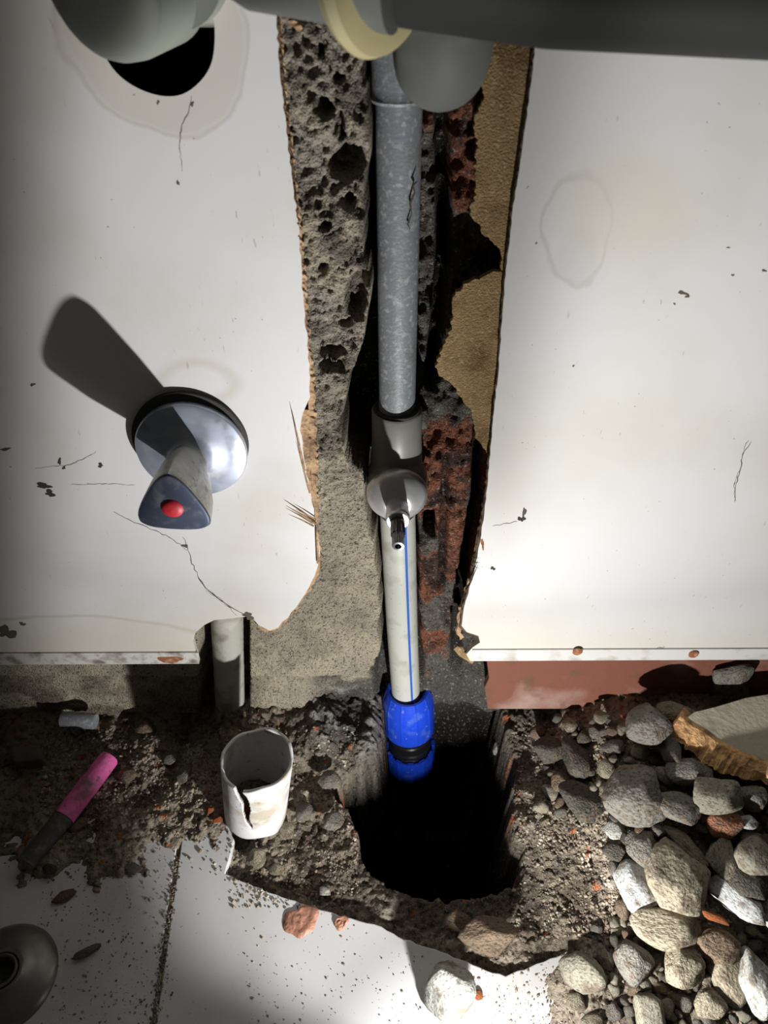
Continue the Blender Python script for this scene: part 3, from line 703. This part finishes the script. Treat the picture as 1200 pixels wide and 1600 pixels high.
# ------------------------------------------------------------------ left stop valve with handle
HC = Vector((-.1062, 0, .2805))
lv = empty('stop_valve', HC, 'old chrome stop valve with three-sided handle and red dot on the left board', 'valve')
lathe('dark_ring', [(.0285, 0), (.0318, 0), (.0318, .0025), (.029, .003)], HC+Vector((-.0008, 0, .003)), (0, -1, 0), M['darkring'], lv, 64)  # dark ring behind the flange, set slightly high
lathe('flange', [(.0296, 0), (.0304, .003), (.0305, .0052), (.0300, .0062), (.0285, .0068), (.022, .0078), (.0145, .0092), (.0118, .0105), (.0100, .0135)], HC+Vector((0, -.001, 0)), (0, -1, 0), M['chromeold'], lv, 96)
lathe('neck', [(.0105, 0), (.0100, .005), (.0090, .010), (.0086, .016), (.0092, .020), (.0100, .022), (.0102, .026), (.0090, .028)], HC+Vector((0, -.010, 0)), (0, -1, 0), M['scale'], lv, 64)
def tri(th, k):      # rounded triangle radius with one flat-topped corner up
    a = (th - PI/2 + PI/3) % (2*PI/3) - PI/3
    return 1 - k + k*(.55+ .45*math.cos(3*(th-PI/2)))*1.0
hx_ = frame_of((0, -1, 0))
def superTri(th, s):
    r = 1e9
    for q in range(3):
        n_a = PI/2 + PI + q*2*PI/3
        c = math.cos(th-n_a)
        if c > 1e-3: r = min(r, .70/c)
    r = (r**-6 + 1.0**-6)**(-1/6)
    return r*s + (1-s)*.8
V = []; Fc = []; seg = 96
secs = [(.015, .0092, 0), (.0155, .0115, .1), (.020, .0140, .30), (.028, .0165, .70), (.040, .0192, .95), (.051, .0202, 1), (.0535, .0202, 1), (.0545, .0196, 1), (.0549, .0182, 1)]
for (t, r, s) in secs:
    for k in range(seg):
        th = 2*PI*k/seg; rr = r*superTri(th, s)/(.8 if s == 0 else 1)
        V.append(HC+Vector((math.cos(th)*rr*1.04, -t, math.sin(th)*rr*1.06)))
n = len(secs)
for i in range(n-1):
    for k in range(seg):
        a = i*seg+k; b = i*seg+(k+1) % seg; Fc.append((a, b, b+seg, a+seg))
Fc.append(tuple((n-1)*seg+k for k in range(seg))); Fc.append(tuple(range(seg))[::-1])
rotm = Matrix.Translation(HC) @ Matrix.Rotation(R(4), 4, 'Y') @ Matrix.Translation(-HC)
V = [rotm @ v for v in V]
hd = mesh_obj('handle', V, Fc, M['handleside']); hd.data.materials.append(M['handleface'])
for p_ in hd.data.polygons:
    if p_.center.y < -.0536: p_.material_index = 1; es = hd.modifiers.new('es', 'EDGE_SPLIT'); es.split_angle = R(30); child(hd, lv)
bpy.context.view_layer.update()
dot = lathe('red_cap', [(.0056, 0), (.0056, .0004), (.0046, .0014), (.0028, .0020), (0, .0022)], HC+Vector((0, -.0547, 0)), (0, -1, 0), M['reddot'])
dot.parent = hd; dot.matrix_parent_inverse = hd.matrix_world.inverted()

# ------------------------------------------------------------------ big out-of-focus drain pipe across the top
D = Vector((.05, -.075, .5065))
dp = empty('waste_pipe', D, 'dark grey waste pipe with cream seal running across the top, out of focus', 'pipe')
o = tube('pipe', [D+Vector((-.042, .010, .004)), D+Vector((.0, 0, 0)), D+Vector((.30, -.02, -.010))], .0255, M['darktrap'], dp, 64)
o = tube('collar', [D+Vector((-.092, .022, .010)), D+Vector((-.088, .021, .009)), D+Vector((-.044, .010, .004))], [.0255, .0275, .0275], M['greytrap'], dp, 64)
o = tube('seal_ring', [D+Vector((-.050, .012, .003))+Vector((1, -.62, -.12)).normalized()*t_ for t_ in (-.0045, -.003, 0, .003, .0045)], [.0280, .0322, .0335, .0322, .0280], M['cream'], dp, 64)
o['label'] = 'cream seal ring'
E = Vector((.0212, -.028, .4730))
tube('elbow', [Vector((.0205, .035, .469)), Vector((.0207, 0, .469)), Vector((.0209, -.016, .469))] + arc(Vector((.0212, -.016, .491)), (0, 0, -1), (0, -1, 0), .022, 10)[1:] + [Vector((.0212, -.038, .52))], .0173, M['greytrap'], dp, 48)

# pipe inside the notch at the foot of the left board
q0, q1 = WY(354, 930, .020), WY(361, 1150, .020)
op = tube('old_pipe_stub', [q0+Vector((0, 0, .05)), q0, q1, q1+Vector((.001, 0, -.05))], .0117, M['oldpipe'], None, 40)
tag(op, 'dusty pale vertical pipe showing in the notch under the left board', 'pipe')

# ------------------------------------------------------------------ broken white pipe end standing in the dirt
pb = FZ(399, 1284, 0); gz = -.001
pc = Vector((FZ(398, 1275).x, FZ(398, 1266).y, gz)); top = WY(402, 1172, pc.y-.002)
ax = (top-pc); hgt = .074
axn = ax.normalized(); x_, y_, z_ = frame_of(axn)
rnd = random.Random(8); nth = 260; nzz = 60; V = []; Fc = []; keep = {}
# frame: find angle facing viewer
def dirv(th): return Vector((math.sin(th), -math.cos(th), 0))
for j in range(nzz+1):
    for k in range(nth):
        th = 2*PI*k/nth; t = j/nzz; d = dirv(th)
        lip = (.0018*math.sin(3*th+.5)+.0008*math.sin(7*th))*t
        bot = (1-t)*(.004*math.sin(th*2+2.2)+.0015*math.sin(5*th))
        r = .0243*(1-.07*(1-t))
        V.append(pc + d*r + axn*(t*hgt+lip+bot))
crackpath = lambda t: R(-21) + R(21)*min(1, (1-t)*1.4) + R(3.5)*math.sin(t*9+1)
for j in range(nzz):
    t = (j+.5)/nzz
    for k in range(nth):
        th = 2*PI*(k+.5)/nth; th = (th+PI) % (2*PI)-PI
        wd = (R(2)+R(6.5)*max(0, (t-.24)/.76)**.7)*(1+.12*math.sin(t*23)) if t > .24 else 0
        if abs(th-crackpath(t)) < wd: continue
        a = j*nth+k; b = j*nth+(k+1) % nth; Fc.append((a, b, b+nth, a+nth))
bp_ = mesh_obj('broken_pipe', V, Fc, M['brokenwhite'])
so = bp_.modifiers.new('s', 'SOLIDIFY'); so.thickness = .0022; so.offset = -1
tag(bp_, 'short cracked white pipe end standing upright in the dirt left of the pit', 'pipe')

# ------------------------------------------------------------------ pink stick, grey pipe piece, chrome flange on floor
s0 = FZ(172, 1183, .016); s1 = FZ(100, 1277, .014); s2 = FZ(42, 1347, .010)
pk = empty('painted_bar', s1, 'round bar with pink painted end lying on the dirty tiles at left', 'bar')
tube('painted_end', [s0, s0.lerp(s1, .03), s0.lerp(s1, .5), s1], [.0066, .0075, .0078, .0078], M['pink'], pk, 40)['label'] = 'pink painted part'
tube('steel_shank', [s1+(s0-s1)*.01, s1.lerp(s2, .5), s2], [.0074, .0072, .0064], M['darksteel'], pk, 12)['label'] = 'dark dusty part'
g0_ = FZ(98, 1124, .018); g1_ = FZ(150, 1127, .018)
o = tube('pipe_offcut', [g0_, g0_.lerp(g1_, .96), g1_], [.0062, .0062, .0056], M['greypipe'], None, 32); tag(o, 'short grey pipe offcut lying against the foot of the left wall', 'pipe offcut')
o = prism('brick_fragment', [FZ(14,1165,.014), FZ(62,1162,.014), FZ(66,1186,.014), FZ(20,1190,.014)], (0, 0, 1), .014, SM['grey'], bevel=.002); tag(o, 'flat dark brick fragment in the shadow at far left by the wall', 'brick fragment')
fc_ = FZ(6, 1524, .004); fr = .0305
fl = empty('chrome_flange', fc_, 'loose round chrome flange lying on the tile in the bottom left corner', 'flange')
lathe('plate', [(.030, -.004), (.0315, -.0035), (.0312, -.0022), (.028, .001), (.020, .004), (.0135, .0058), (.0125, .0070), (.0110, .0072), (.0100, .0060), (.0098, -.003)], fc_, (0.04, .03, 1), M['dullflange'], fl, 96)
lathe('collar', [(.0096, .000), (.0098, .0075), (.0088, .0085), (.0078, .0075), (.0076, .0)], fc_, (0.04, .03, 1), M['darksteel'], fl, 48)

# clay smears on the tile by the pit
def smear(px, py, rx, ry, seed, label, zc=.0012):
    rnd = random.Random(seed); ph = [rnd.uniform(0, 6.28) for _ in range(5)]; c = FZ(px, py); s = .46/F
    V = [c+Vector((0, 0, zc*1.3))]; Fc = []; n = 40; rings = 6
    for j in range(1, rings+1):
        for k in range(n):
            a = 2*PI*k/n; r = (1+.14*math.sin(2*a+ph[0])+.09*math.sin(3*a+ph[1])+.06*math.sin(6*a+ph[2]))*j/rings
            z = zc*(1.25+.35*math.sin(9*j/rings+2*math.sin(a+ph[3]))) if j < rings else -.0002
            V.append(c+Vector((math.cos(a)*rx*s*r, math.sin(a)*ry*s*r, z)))
    for k in range(n): Fc.append((0, 1+k, 1+(k+1) % n))
    for j in range(rings-1):
        for k in range(n):
            a = 1+j*n+k; b = 1+j*n+(k+1) % n; Fc.append((a, a+n, b+n, b))
    o = mesh_obj('clay_smear', V, Fc, M['clay']); return tag(o, label, 'clay smear')
smear(470, 1439, 27, 27, 1, 'larger reddish clay smear on the white tile at the pit edge')
smear(533, 1442, 12, 11, 2, 'small reddish clay blob right of the larger smear on the tile')
def blotch(px, py, rx, ry, seed, col='grout'):
    pass

# ------------------------------------------------------------------ tan board slab on top of the rubble at right
sl = [(1066,1126),(1085,1112),(1118,1104),(1165,1090),(1215,1082),(1290,1080),(1310,1235),(1230,1212),(1190,1190),(1150,1176),(1118,1160),(1090,1146)]
zS = .058
def onslab(px, py):
    z_ = zS
    for _ in range(12):
        q = FZ(px, py, z_); z_ = .5*z_ + .5*(zS + (q.y+.05)*.30 + (q.x-.2)*.05)
    return FZ(px, py, z_)
P = [onslab(*p) for p in sl]
slab = empty('plaster_slab', P[0], 'tan flat slab with torn orange edge lying on the rubble at right', 'slab')
prism('face', P, (0, 0, 1), .003, M['plaster_tan'], slab, bevel=.0005)
rnd = random.Random(3); V = []; Fc = []
EP = [(1060,1118),(1078,1134),(1100,1146),(1118,1160),(1136,1170),(1152,1178),(1172,1186),(1192,1194),(1215,1208),(1240,1222)]
EP2 = []
for i in range(len(EP)-1):
    for k in range(4): EP2.append((EP[i][0]+(EP[i+1][0]-EP[i][0])*k/4, EP[i][1]+(EP[i+1][1]-EP[i][1])*k/4))
n = len(EP2)
for i, (x, y) in enumerate(EP2):
    q = onslab(x, y); zz = q.z; w_ = (12+20*math.sin(PI*min(1, (i+3)/n)))
    for (du, dv, dz) in ((9, -12, .0006), (0, 0, .0010), (-w_*.35+rnd.uniform(-2, 2), w_*.45+rnd.uniform(-2, 2), -.002+rnd.uniform(-.001, .001)), (-w_*.5+rnd.uniform(-3, 3), w_*.75+rnd.uniform(-3, 3), -.007+rnd.uniform(-.001, .001)), (0, 0, -.012)):
        r_ = FZ(x+du, y+dv, zz); V.append(Vector((r_.x, r_.y, zz+dz)))
for i in range(n-1):
    for k in range(5): Fc.append((i*5+k, i*5+(k+1) % 5, (i+1)*5+(k+1) % 5, (i+1)*5+k))
Fc += [(0, 1, 2, 3, 4), tuple((n-1)*5+k for k in (4, 3, 2, 1, 0))]
o = child(mesh_obj('torn_edge', V, Fc, M['plaster_orange'], smooth=False), slab); o['label'] = 'torn orange fibrous edge'

# ------------------------------------------------------------------ stones
def rock_mesh(name, seed, ang=.6, sub=4):
    bm = bmesh.new(); bmesh.ops.create_icosphere(bm, subdivisions=sub, radius=1)
    rs = np.random.RandomState(seed); K = int(10+20*(1-ang))
    nn = rs.normal(size=(K, 3)); nn /= np.linalg.norm(nn, axis=1)[:, None]; cc_ = rs.uniform(.70+.2*(1-ang), 1.0, K)
    P = np.array([v.co[:] for v in bm.verts]); dts = P@nn.T
    rr = np.where(dts > .05, cc_[None]/np.maximum(dts, .05), 9)
    p = 10+26*ang
    r = (np.sum(np.minimum(rr, 9)**(-p), 1)+1.25**(-p))**(-1/p)
    r = r*(1+.05*fbm(P[:, 0], P[:, 1], P[:, 2], sc=2.2, oct=3, seed=seed) + (.03+.05*ang)*fbm(P[:, 0], P[:, 1], P[:, 2], sc=5, oct=5, seed=seed+9, gain=.6))
    Q = P*r[:, None]
    mx = (Q.max(0)-Q.min(0))/2; md = (Q.max(0)+Q.min(0))/2
    Q = (Q-md)/mx
    for v, q in zip(bm.verts, Q): v.co = q
    me = bpy.data.meshes.new(name); bm.to_mesh(me); bm.free()
    me.polygons.foreach_set('use_smooth', [True]*len(me.polygons)); return me
occupied = []
def rock(px, py, rx, ry, rot, mt, label, ang=.6, flat=.75, lift=0.0, name='stone', cat='stone', group=None, seed=None, sub=4, tilt=0, z=None, sink=.25):
    seed = seed if seed is not None else int(px*7+py*13)
    me = rock_mesh(name, seed, ang, sub); me.materials.append(SM[mt])
    zc = .01 if z is None else z
    for _ in range(4):
        c = FZ(px, py, zc); k = depth_of(c)/F; sx_, sy_ = rx*k*1.08, ry*k*1.08; sz_ = min(sx_, sy_)*flat
        if z is None: zc = ground(c.x, c.y)+sz_*(1-sink)+lift
    o = bpy.data.objects.new(name, me); C.objects.link(o); o.location = (c.x, c.y, zc); o.scale = (sx_, sy_, sz_)
    o.rotation_euler = (tilt, tilt*.6, R(rot)); occupied.append((px, py, max(rx, ry)))
    return tag(o, label, cat, group)
ST = [
 (1010,1130,35,33,10,'grey','rounded gritty grey stone below the red skirting, left of the tan slab',.45,.85,.012),
 (1057,1112,28,18,-15,'tan','pale crumbly stone tucked at the left tip of the tan slab',.7,.7,.014),
 (900,1183,19,36,8,'dark','upright dark angular stone at the left end of the rubble heap',.8,.8,.0),
 (860,1168,25,19,0,'dark','dark earthy lump leftmost in the back of the rubble heap',.6,.7,.0),
 (957,1166,19,12,10,'grey','small flat grey stone behind the big crumbly block, left of the rounded gritty stone',.6,.6,.004),
 (930,1140,14,12,0,'grey','small grey stone by the red skirting above the dark angular stones',.7,.7,.0),
 (880,1222,20,18,30,'brown','brownish pink chunk beside the pit, lowest left of the heap',.7,.6,.0),
 (908,1254,36,30,-20,'dark','wide flat dark slab of mortar at the left flank of the heap',.8,.4,.002),
 (990,1238,46,44,5,'grey','big crumbly grey mortar block in the middle of the heap',.75,.6,.008),
 (1057,1263,36,25,-12,'grey','lumpy grey stone with pale lower edge right of the big mortar block',.5,.7,.008),
 (1046,1168,17,30,-8,'grey','narrow upright grey stone below the gritty rounded one',.7,.8,.006),
 (1081,1166,18,14,0,'pale','small pale stone just under the torn orange edge',.6,.7,-.002),
 (1068,1207,25,24,20,'grey','mottled grey stone between the narrow stone and the olive cobble',.6,.7,.006),
 (1096,1205,15,30,-10,'grey','thin wedge shaped stone behind the olive cobble',.8,.7,.004),
 (1118,1242,38,29,8,'olive','rounded olive cobble with brown dust below the tan slab',.3,.75,.012),
 (1178,1248,21,19,0,'grey','small gritty grey stone at the right edge beside the olive cobble',.6,.75,.008),
 (1150,1204,17,13,-20,'pale','bluish pale stone in the shade under the tan slab',.6,.6,-.006),
 (1133,1288,28,21,10,'brick','crumbly pinkish brick piece under the olive cobble',.6,.7,.010),
 (1170,1284,14,11,0,'white','small white chip right of the pinkish brick piece',.8,.7,.012),
 (1174,1308,18,9,0,'tan','thin flat tan stone right of and below the brick piece',.6,.7,.010),
 (1007,1328,26,29,15,'grey','dusty rounded grey stone leaning on the biggest tan stone',.4,.75,.004),
 (1058,1372,46,50,-18,'tan','biggest tan grey angular stone at the front of the heap',.65,.65,.010),
 (992,1385,30,36,25,'white','pale speckled wedge of stone left of the biggest tan stone',.75,.7,.004),
 (1072,1320,13,38,38,'tan','long narrow tan stone slanting above the biggest stone',.6,.8,.008),
 (1126,1338,23,34,-10,'olive','greenish gritty upright stone between brick piece and white block',.6,.7,.008),
 (1182,1345,32,37,-35,'olive','rounded olive cobble with brown grit at the right edge',.3,.75,.010),
 (1153,1402,24,44,48,'white','white broken block with dark upper side at the right edge',.8,.8,.008),
 (1168,1385,26,26,20,'dark','dark stone resting behind the white broken block',.7,.7,.012),
 (962,1330,20,17,0,'dark','dull dark stone left of the dusty rounded stone',.6,.6,.0),
 (965,1296,20,15,30,'pale','pale lower piece under the big mortar block',.7,.6,.0),
 (1199,1420,17,32,10,'pale','pale stone cut by the right edge, below the white block',.5,.7,.010),
 (1043,1452,54,30,-8,'tan','long tan potato shaped stone below the biggest stone',.45,.75,.004),
 (1068,1508,36,30,28,'tan','tan wedge shaped stone below the potato shaped one',.6,.7,.003),
 (992,1502,27,31,12,'grey','rounded grey stone with tan lower side left of the tan wedge',.4,.75,.002),
 (910,1520,34,27,-15,'olive','smooth olive grey pebble on the tile by the pit corner',.15,.65,.0),
 (1120,1478,34,26,-5,'brown','brown mortar crumb stone between the tan wedge and the right edge',.6,.6,.006),
 (1140,1522,32,42,10,'tan','dusty tan stone in the shade left of the pale pointed stone',.5,.6,.002),
 (1184,1532,26,48,-6,'pale','pale pointed stone standing at the right edge',.6,.8,.010),
 (1110,1568,26,21,20,'tan','small tan stone near the bottom edge, below the tan wedge',.4,.7,.002),
 (1015,1583,23,27,5,'olive','greenish rounded stone at the bottom edge',.4,.75,.0),
 (1065,1566,15,14,0,'grey','small pinkish grey chip right of the greenish bottom stone',.6,.6,.0),
 (900,1564,14,12,0,'tan','little tan pebble below the smooth olive pebble',.4,.7,.0),
 (946,1497,10,17,20,'tan','narrow tan pebble between the olive pebble and the rounded grey stone',.5,.7,.0),
 (932,1452,9,6,0,'grey','tiny grey pebble at the right corner of the pit edge',.5,.7,.0),
 (965,1456,10,7,0,'tan','tiny tan pebble beside the potato shaped stone',.5,.7,.0),
 (1118,1434,20,7,-28,'orange','bright orange brick sliver beside the white block',.8,.6,.014),
 (703,1552,38,40,10,'pale','jagged pale grey rock standing on the tile at the bottom centre',.85,.85,.0),
 (747,1554,7,7,0,'orange','tiny orange pebble right of the jagged rock',.4,.8,.0),
 (925,1598,17,12,0,'tan','pale tan stone cut by the bottom edge',.4,.7,.0),
 (200,1212,15,13,0,'brown','orange brown crumb beside the pink bar end',.6,.7,.0),
 (289,1210,9,16,-30,'grey','pale elongated chip in the dirt between bar and white pipe end',.7,.6,.0),
 (264,1186,12,10,0,'grey','small grey chip in the dirt above the pale elongated chip',.7,.6,.0),
 (305,1152,10,8,20,'grey','small grey chip close to the wall under the notch',.7,.6,.0),
 (226,1136,16,10,0,'brown','brown lump against the wall foot right of the grey offcut',.6,.7,.0),
 (328,1266,6,6,0,'orange','tiny orange brick crumb left of the white pipe end',.6,.7,.001),
 (341,1281,8,5,25,'orange','flat orange brick crumb nearer the white pipe end',.7,.6,.001),
 (120,1290,14,11,10,'brown','rusty brown crumb against the dark part of the pink bar',.6,.7,.0),
 (521,1284,17,14,20,'grey','bluish grey stone set in the left rim of the pit',.6,.7,.004),
 (515,1218,18,13,0,'grey','grey stone in the pit rim below the sooty mortar',.6,.7,.008),
 (448,1297,11,14,20,'tan','pale chip leaning on the right of the white pipe end',.7,.6,.0),
 (475,1268,12,14,0,'grey','grey lump in the dirt right of the white pipe end',.7,.7,.002),
 (402,1340,12,15,10,'tan','tan lump just below the white pipe end',.6,.7,.003),
 (430,1358,10,8,0,'tan','small tan chip in the dirt near the tile edge',.6,.7,.002),
 (508,1392,8,7,0,'pale','small pale chip in the shade by the tile edge',.6,.7,.002),
 (136,1487,20,7,25,'grey','thin flake of mortar lying alone on the left tile',.7,.8,.0),
 (206,1358,13,9,10,'grey','pale grey flake on the left tile under the dirt',.6,.4,.0),
 (78,1358,12,8,0,'dark','dark crumb on the left tile near the bar end',.6,.6,.0),
 (100,1400,18,9,30,'brown','long brown crumb on the left tile above the mortar flake',.6,.5,.0),
]
for r in ST:
    px, py, rx, ry, rot, mt, lab, ang, flat, lift = r
    rock(px, py, rx, ry, rot, mt, lab, ang, flat, lift)
# flat stone in the pit corner and mortar lumps on the wall
rock(762, 1462, 44, 28, 0, 'brown', 'broad stone lying in the pit corner against the tile tip', .5, .6, .006, seed=77)
rock(715, 1440, 20, 16, 0, 'brown', 'smaller brown lump left of the broad stone in the pit corner', .6, .5, .004, seed=78)
def wall_lump(px, py, rx, ry, mt, label, Y=.0, seed=0):
    me = rock_mesh('mortar_lump', seed, .7, 4); me.materials.append(SM[mt]); c = WY(px, py, Y); k = depth_of(c)/F
    o = bpy.data.objects.new('mortar_lump', me); C.objects.link(o); o.location = c; o.scale = (rx*k, .0055, ry*k*1.25); return tag(o, label, 'mortar lump')
wall_lump(1141, 1060, 31, 27, 'grey', 'rough grey mortar lump stuck on the red skirting near the right edge', -.001, 5)
wall_lump(1158, 1085, 12, 14, 'grey', 'smaller mortar lump below the rough one on the red skirting', -.001, 6)
wall_lump(778, 1168, 9, 11, 'pale', 'whitish crystalline lump on the back wall of the pit, lower one', .012, 7)
wall_lump(785, 1150, 6, 6, 'pale', 'whitish crystalline lump on the back wall of the pit, upper one', .014, 8)
wall_lump(662, 655, 8, 17, 'grey', 'small mortar knob beside the top of the tee', .028, 9)

# filler stones in the heap: individuals sharing one description
protos = [rock_mesh('stone', 900+i, .65, 3) for i in range(6)]
keys = ['grey', 'tan', 'dark', 'brown', 'grey', 'olive']
for me, k in zip(protos, keys): me.materials.append(SM[k])
rnd = random.Random(21); placed = 0; tries = 0
fillers = []
while placed < 200 and tries < 6000:
    tries += 1
    px = rnd.uniform(840, 1230); py = rnd.uniform(1120, 1600)
    if px < 960 + (py-1350)*.0 and py > 1270 and px < 955: continue
    r = rnd.uniform(6, 16)
    if any(math.hypot(px-a, py-b) < rr*.72+r*.5 for a, b, rr in occupied): continue
    occupied.append((px, py, r)); k = rnd.randrange(6)
    c = FZ(px, py, .01); gz_ = ground(c.x, c.y); sc_r = r*depth_of(c)/F
    c = FZ(px, py, gz_+sc_r*.4)
    o = bpy.data.objects.new('stone', protos[k]); C.objects.link(o)
    o.location = (c.x, c.y, gz_+sc_r*.35); o.scale = (sc_r, sc_r*rnd.uniform(.6, 1), sc_r*rnd.uniform(.5, .8)); o.rotation_euler = (rnd.uniform(-.4, .4), rnd.uniform(-.4, .4), rnd.uniform(0, 6.28))
    fillers.append((o, px, py, ['grey', 'tan', 'dark', 'brown', 'grey', 'olive grey'][k], r)); placed += 1

SHORT = [(r[0], r[1], r[6]) for r in ST if r[0] > 830]
usedl = set()
for (o, px, py, cn, r_) in fillers:
    near = sorted(SHORT, key=lambda q: math.hypot(q[0]-px, q[1]-py))
    for q in near[:8]:
        dx, dy = px-q[0], py-q[1]
        w_ = ('right of' if dx > 0 else 'left of') if abs(dx) > abs(dy) else ('in front of' if dy > 0 else 'behind')
        words = q[2].split(); cut = ' '.join(words[:5]); 
        for stop in (' of', ' the', ' below', ' under', ' behind', ' at', ' in', ' and', ' with', ' by', ' on', ' tucked', ' leftmost', ' beside', ' between', ' just', ' leaning', ' slanting', ' cut', ' from', ' right', ' left', ' above', ' near'):
            while cut.endswith(stop): cut = cut[:-len(stop)]
        sz = 'tiny' if r_ < 9 else ('small' if r_ < 13 else 'fist sized'.replace('fist sized', 'middling'))
        lab = f'{sz} {cn} stone {w_} the {cut}'
        if lab not in usedl: break
    usedl.add(lab); tag(o, lab, 'stone', 'small stones of the rubble heap')

# crumbs: uncountable grit on tiles, soil and heap
ico = bmesh.new(); bmesh.ops.create_icosphere(ico, subdivisions=1, radius=1)
IV = np.array([v.co[:] for v in ico.verts]); IF = np.array([[v.index for v in f.verts] for f in ico.faces]); ico.free()
def crumbs(name, pts, m, label, seed):
    rs = np.random.RandomState(seed); V = []; Fc = []
    for i, (x, y, z, s) in enumerate(pts):
        q = IV*rs.uniform(.55, 1.2, (len(IV), 1))*np.array([1, rs.uniform(.5, 1), rs.uniform(.5, .9)])*s
        a = rs.uniform(0, 6.28); ca, sa = math.cos(a), math.sin(a)
        q = np.stack([q[:, 0]*ca-q[:, 1]*sa, q[:, 0]*sa+q[:, 1]*ca, q[:, 2]], 1)+np.array([x, y, z])
        V.append(q); Fc.append(IF+i*len(IV))
    o = mesh_obj(name, np.concatenate(V).tolist(), np.concatenate(Fc).tolist(), m, smooth=False)
    return tag(o, label, 'grit', kind='stuff')
rs = np.random.RandomState(4); pts = []
def add(px, py, s):
    c = FZ(px, py, 0); g = ground(c.x, c.y)
    if g < -.03: return
    c = FZ(px, py, g); g = ground(c.x, c.y)
    if g < -.03 or math.hypot(c.x-pc.x, c.y-pc.y-.002) < .029: return
    pts.append((c.x, c.y, g+s*.25, s))
for _ in range(5200):           # dirt band on the left
    px = rs.uniform(60, 560); py = 1135+abs(rs.normal(0, 95)) if px < 360 else rs.uniform(1135, 1420)
    if px < 356 and rs.rand() < sstep(1290, 1400, np.array(py+40*math.sin(px*.03))): continue
    add(px, py, .0006+.0012*rs.rand()**3)
for _ in range(3800):
    add(rs.uniform(800, 990), rs.uniform(1130, 1470), .0006+.0013*rs.rand()**3)
for _ in range(2600):
    add(rs.uniform(930, 1220), rs.uniform(1120, 1610), .0006+.0014*rs.rand()**3)
for _ in range(380):
    add(rs.normal(870, 70), rs.uniform(1480, 1610), .0004+.0010*rs.rand()**3)
for _ in range(420):
    add(rs.uniform(380, 860), rs.uniform(1400, 1610), .0003+.0007*rs.rand()**3)
for _ in range(300):            # along the joint
    py = rs.uniform(1340, 1600); add(276-(py-1345)*.141+rs.normal(0, 3.5), py, .0005+.0006*rs.rand())
for _ in range(700):
    add(rs.uniform(60, 270), rs.uniform(1320, 1600), .0003+.0008*rs.rand()**4)
crumbs('soil_crumbs', pts, mat('crumb', (.30,.25,.19), rough=1, dirt=(.12,.09,.07), dscale=60, dlo=.45, dhi=.6, dirt2=(.5,.45,.36), d2scale=90, d2lo=.55, d2hi=.65), 'fine brown soil crumbs strewn over tiles, pit rim and rubble', 5)

# dried root strand on the grey pipe
def strand(pts_, r, Yo, nm='root_strand'):
    return [WY(x, y, Yo) for x, y in pts_]
rt = tube('root_strand', strand([(652,283),(645,290),(648,300),(641,318),(643,335),(637,350),(641,358)], 0, .0112), [.0003,.0006,.0004,.0006,.0003,.0005,.0002], M['root'], None, 6)
tag(rt, 'thin dark dried root strand clinging to the grey riser pipe', 'root')
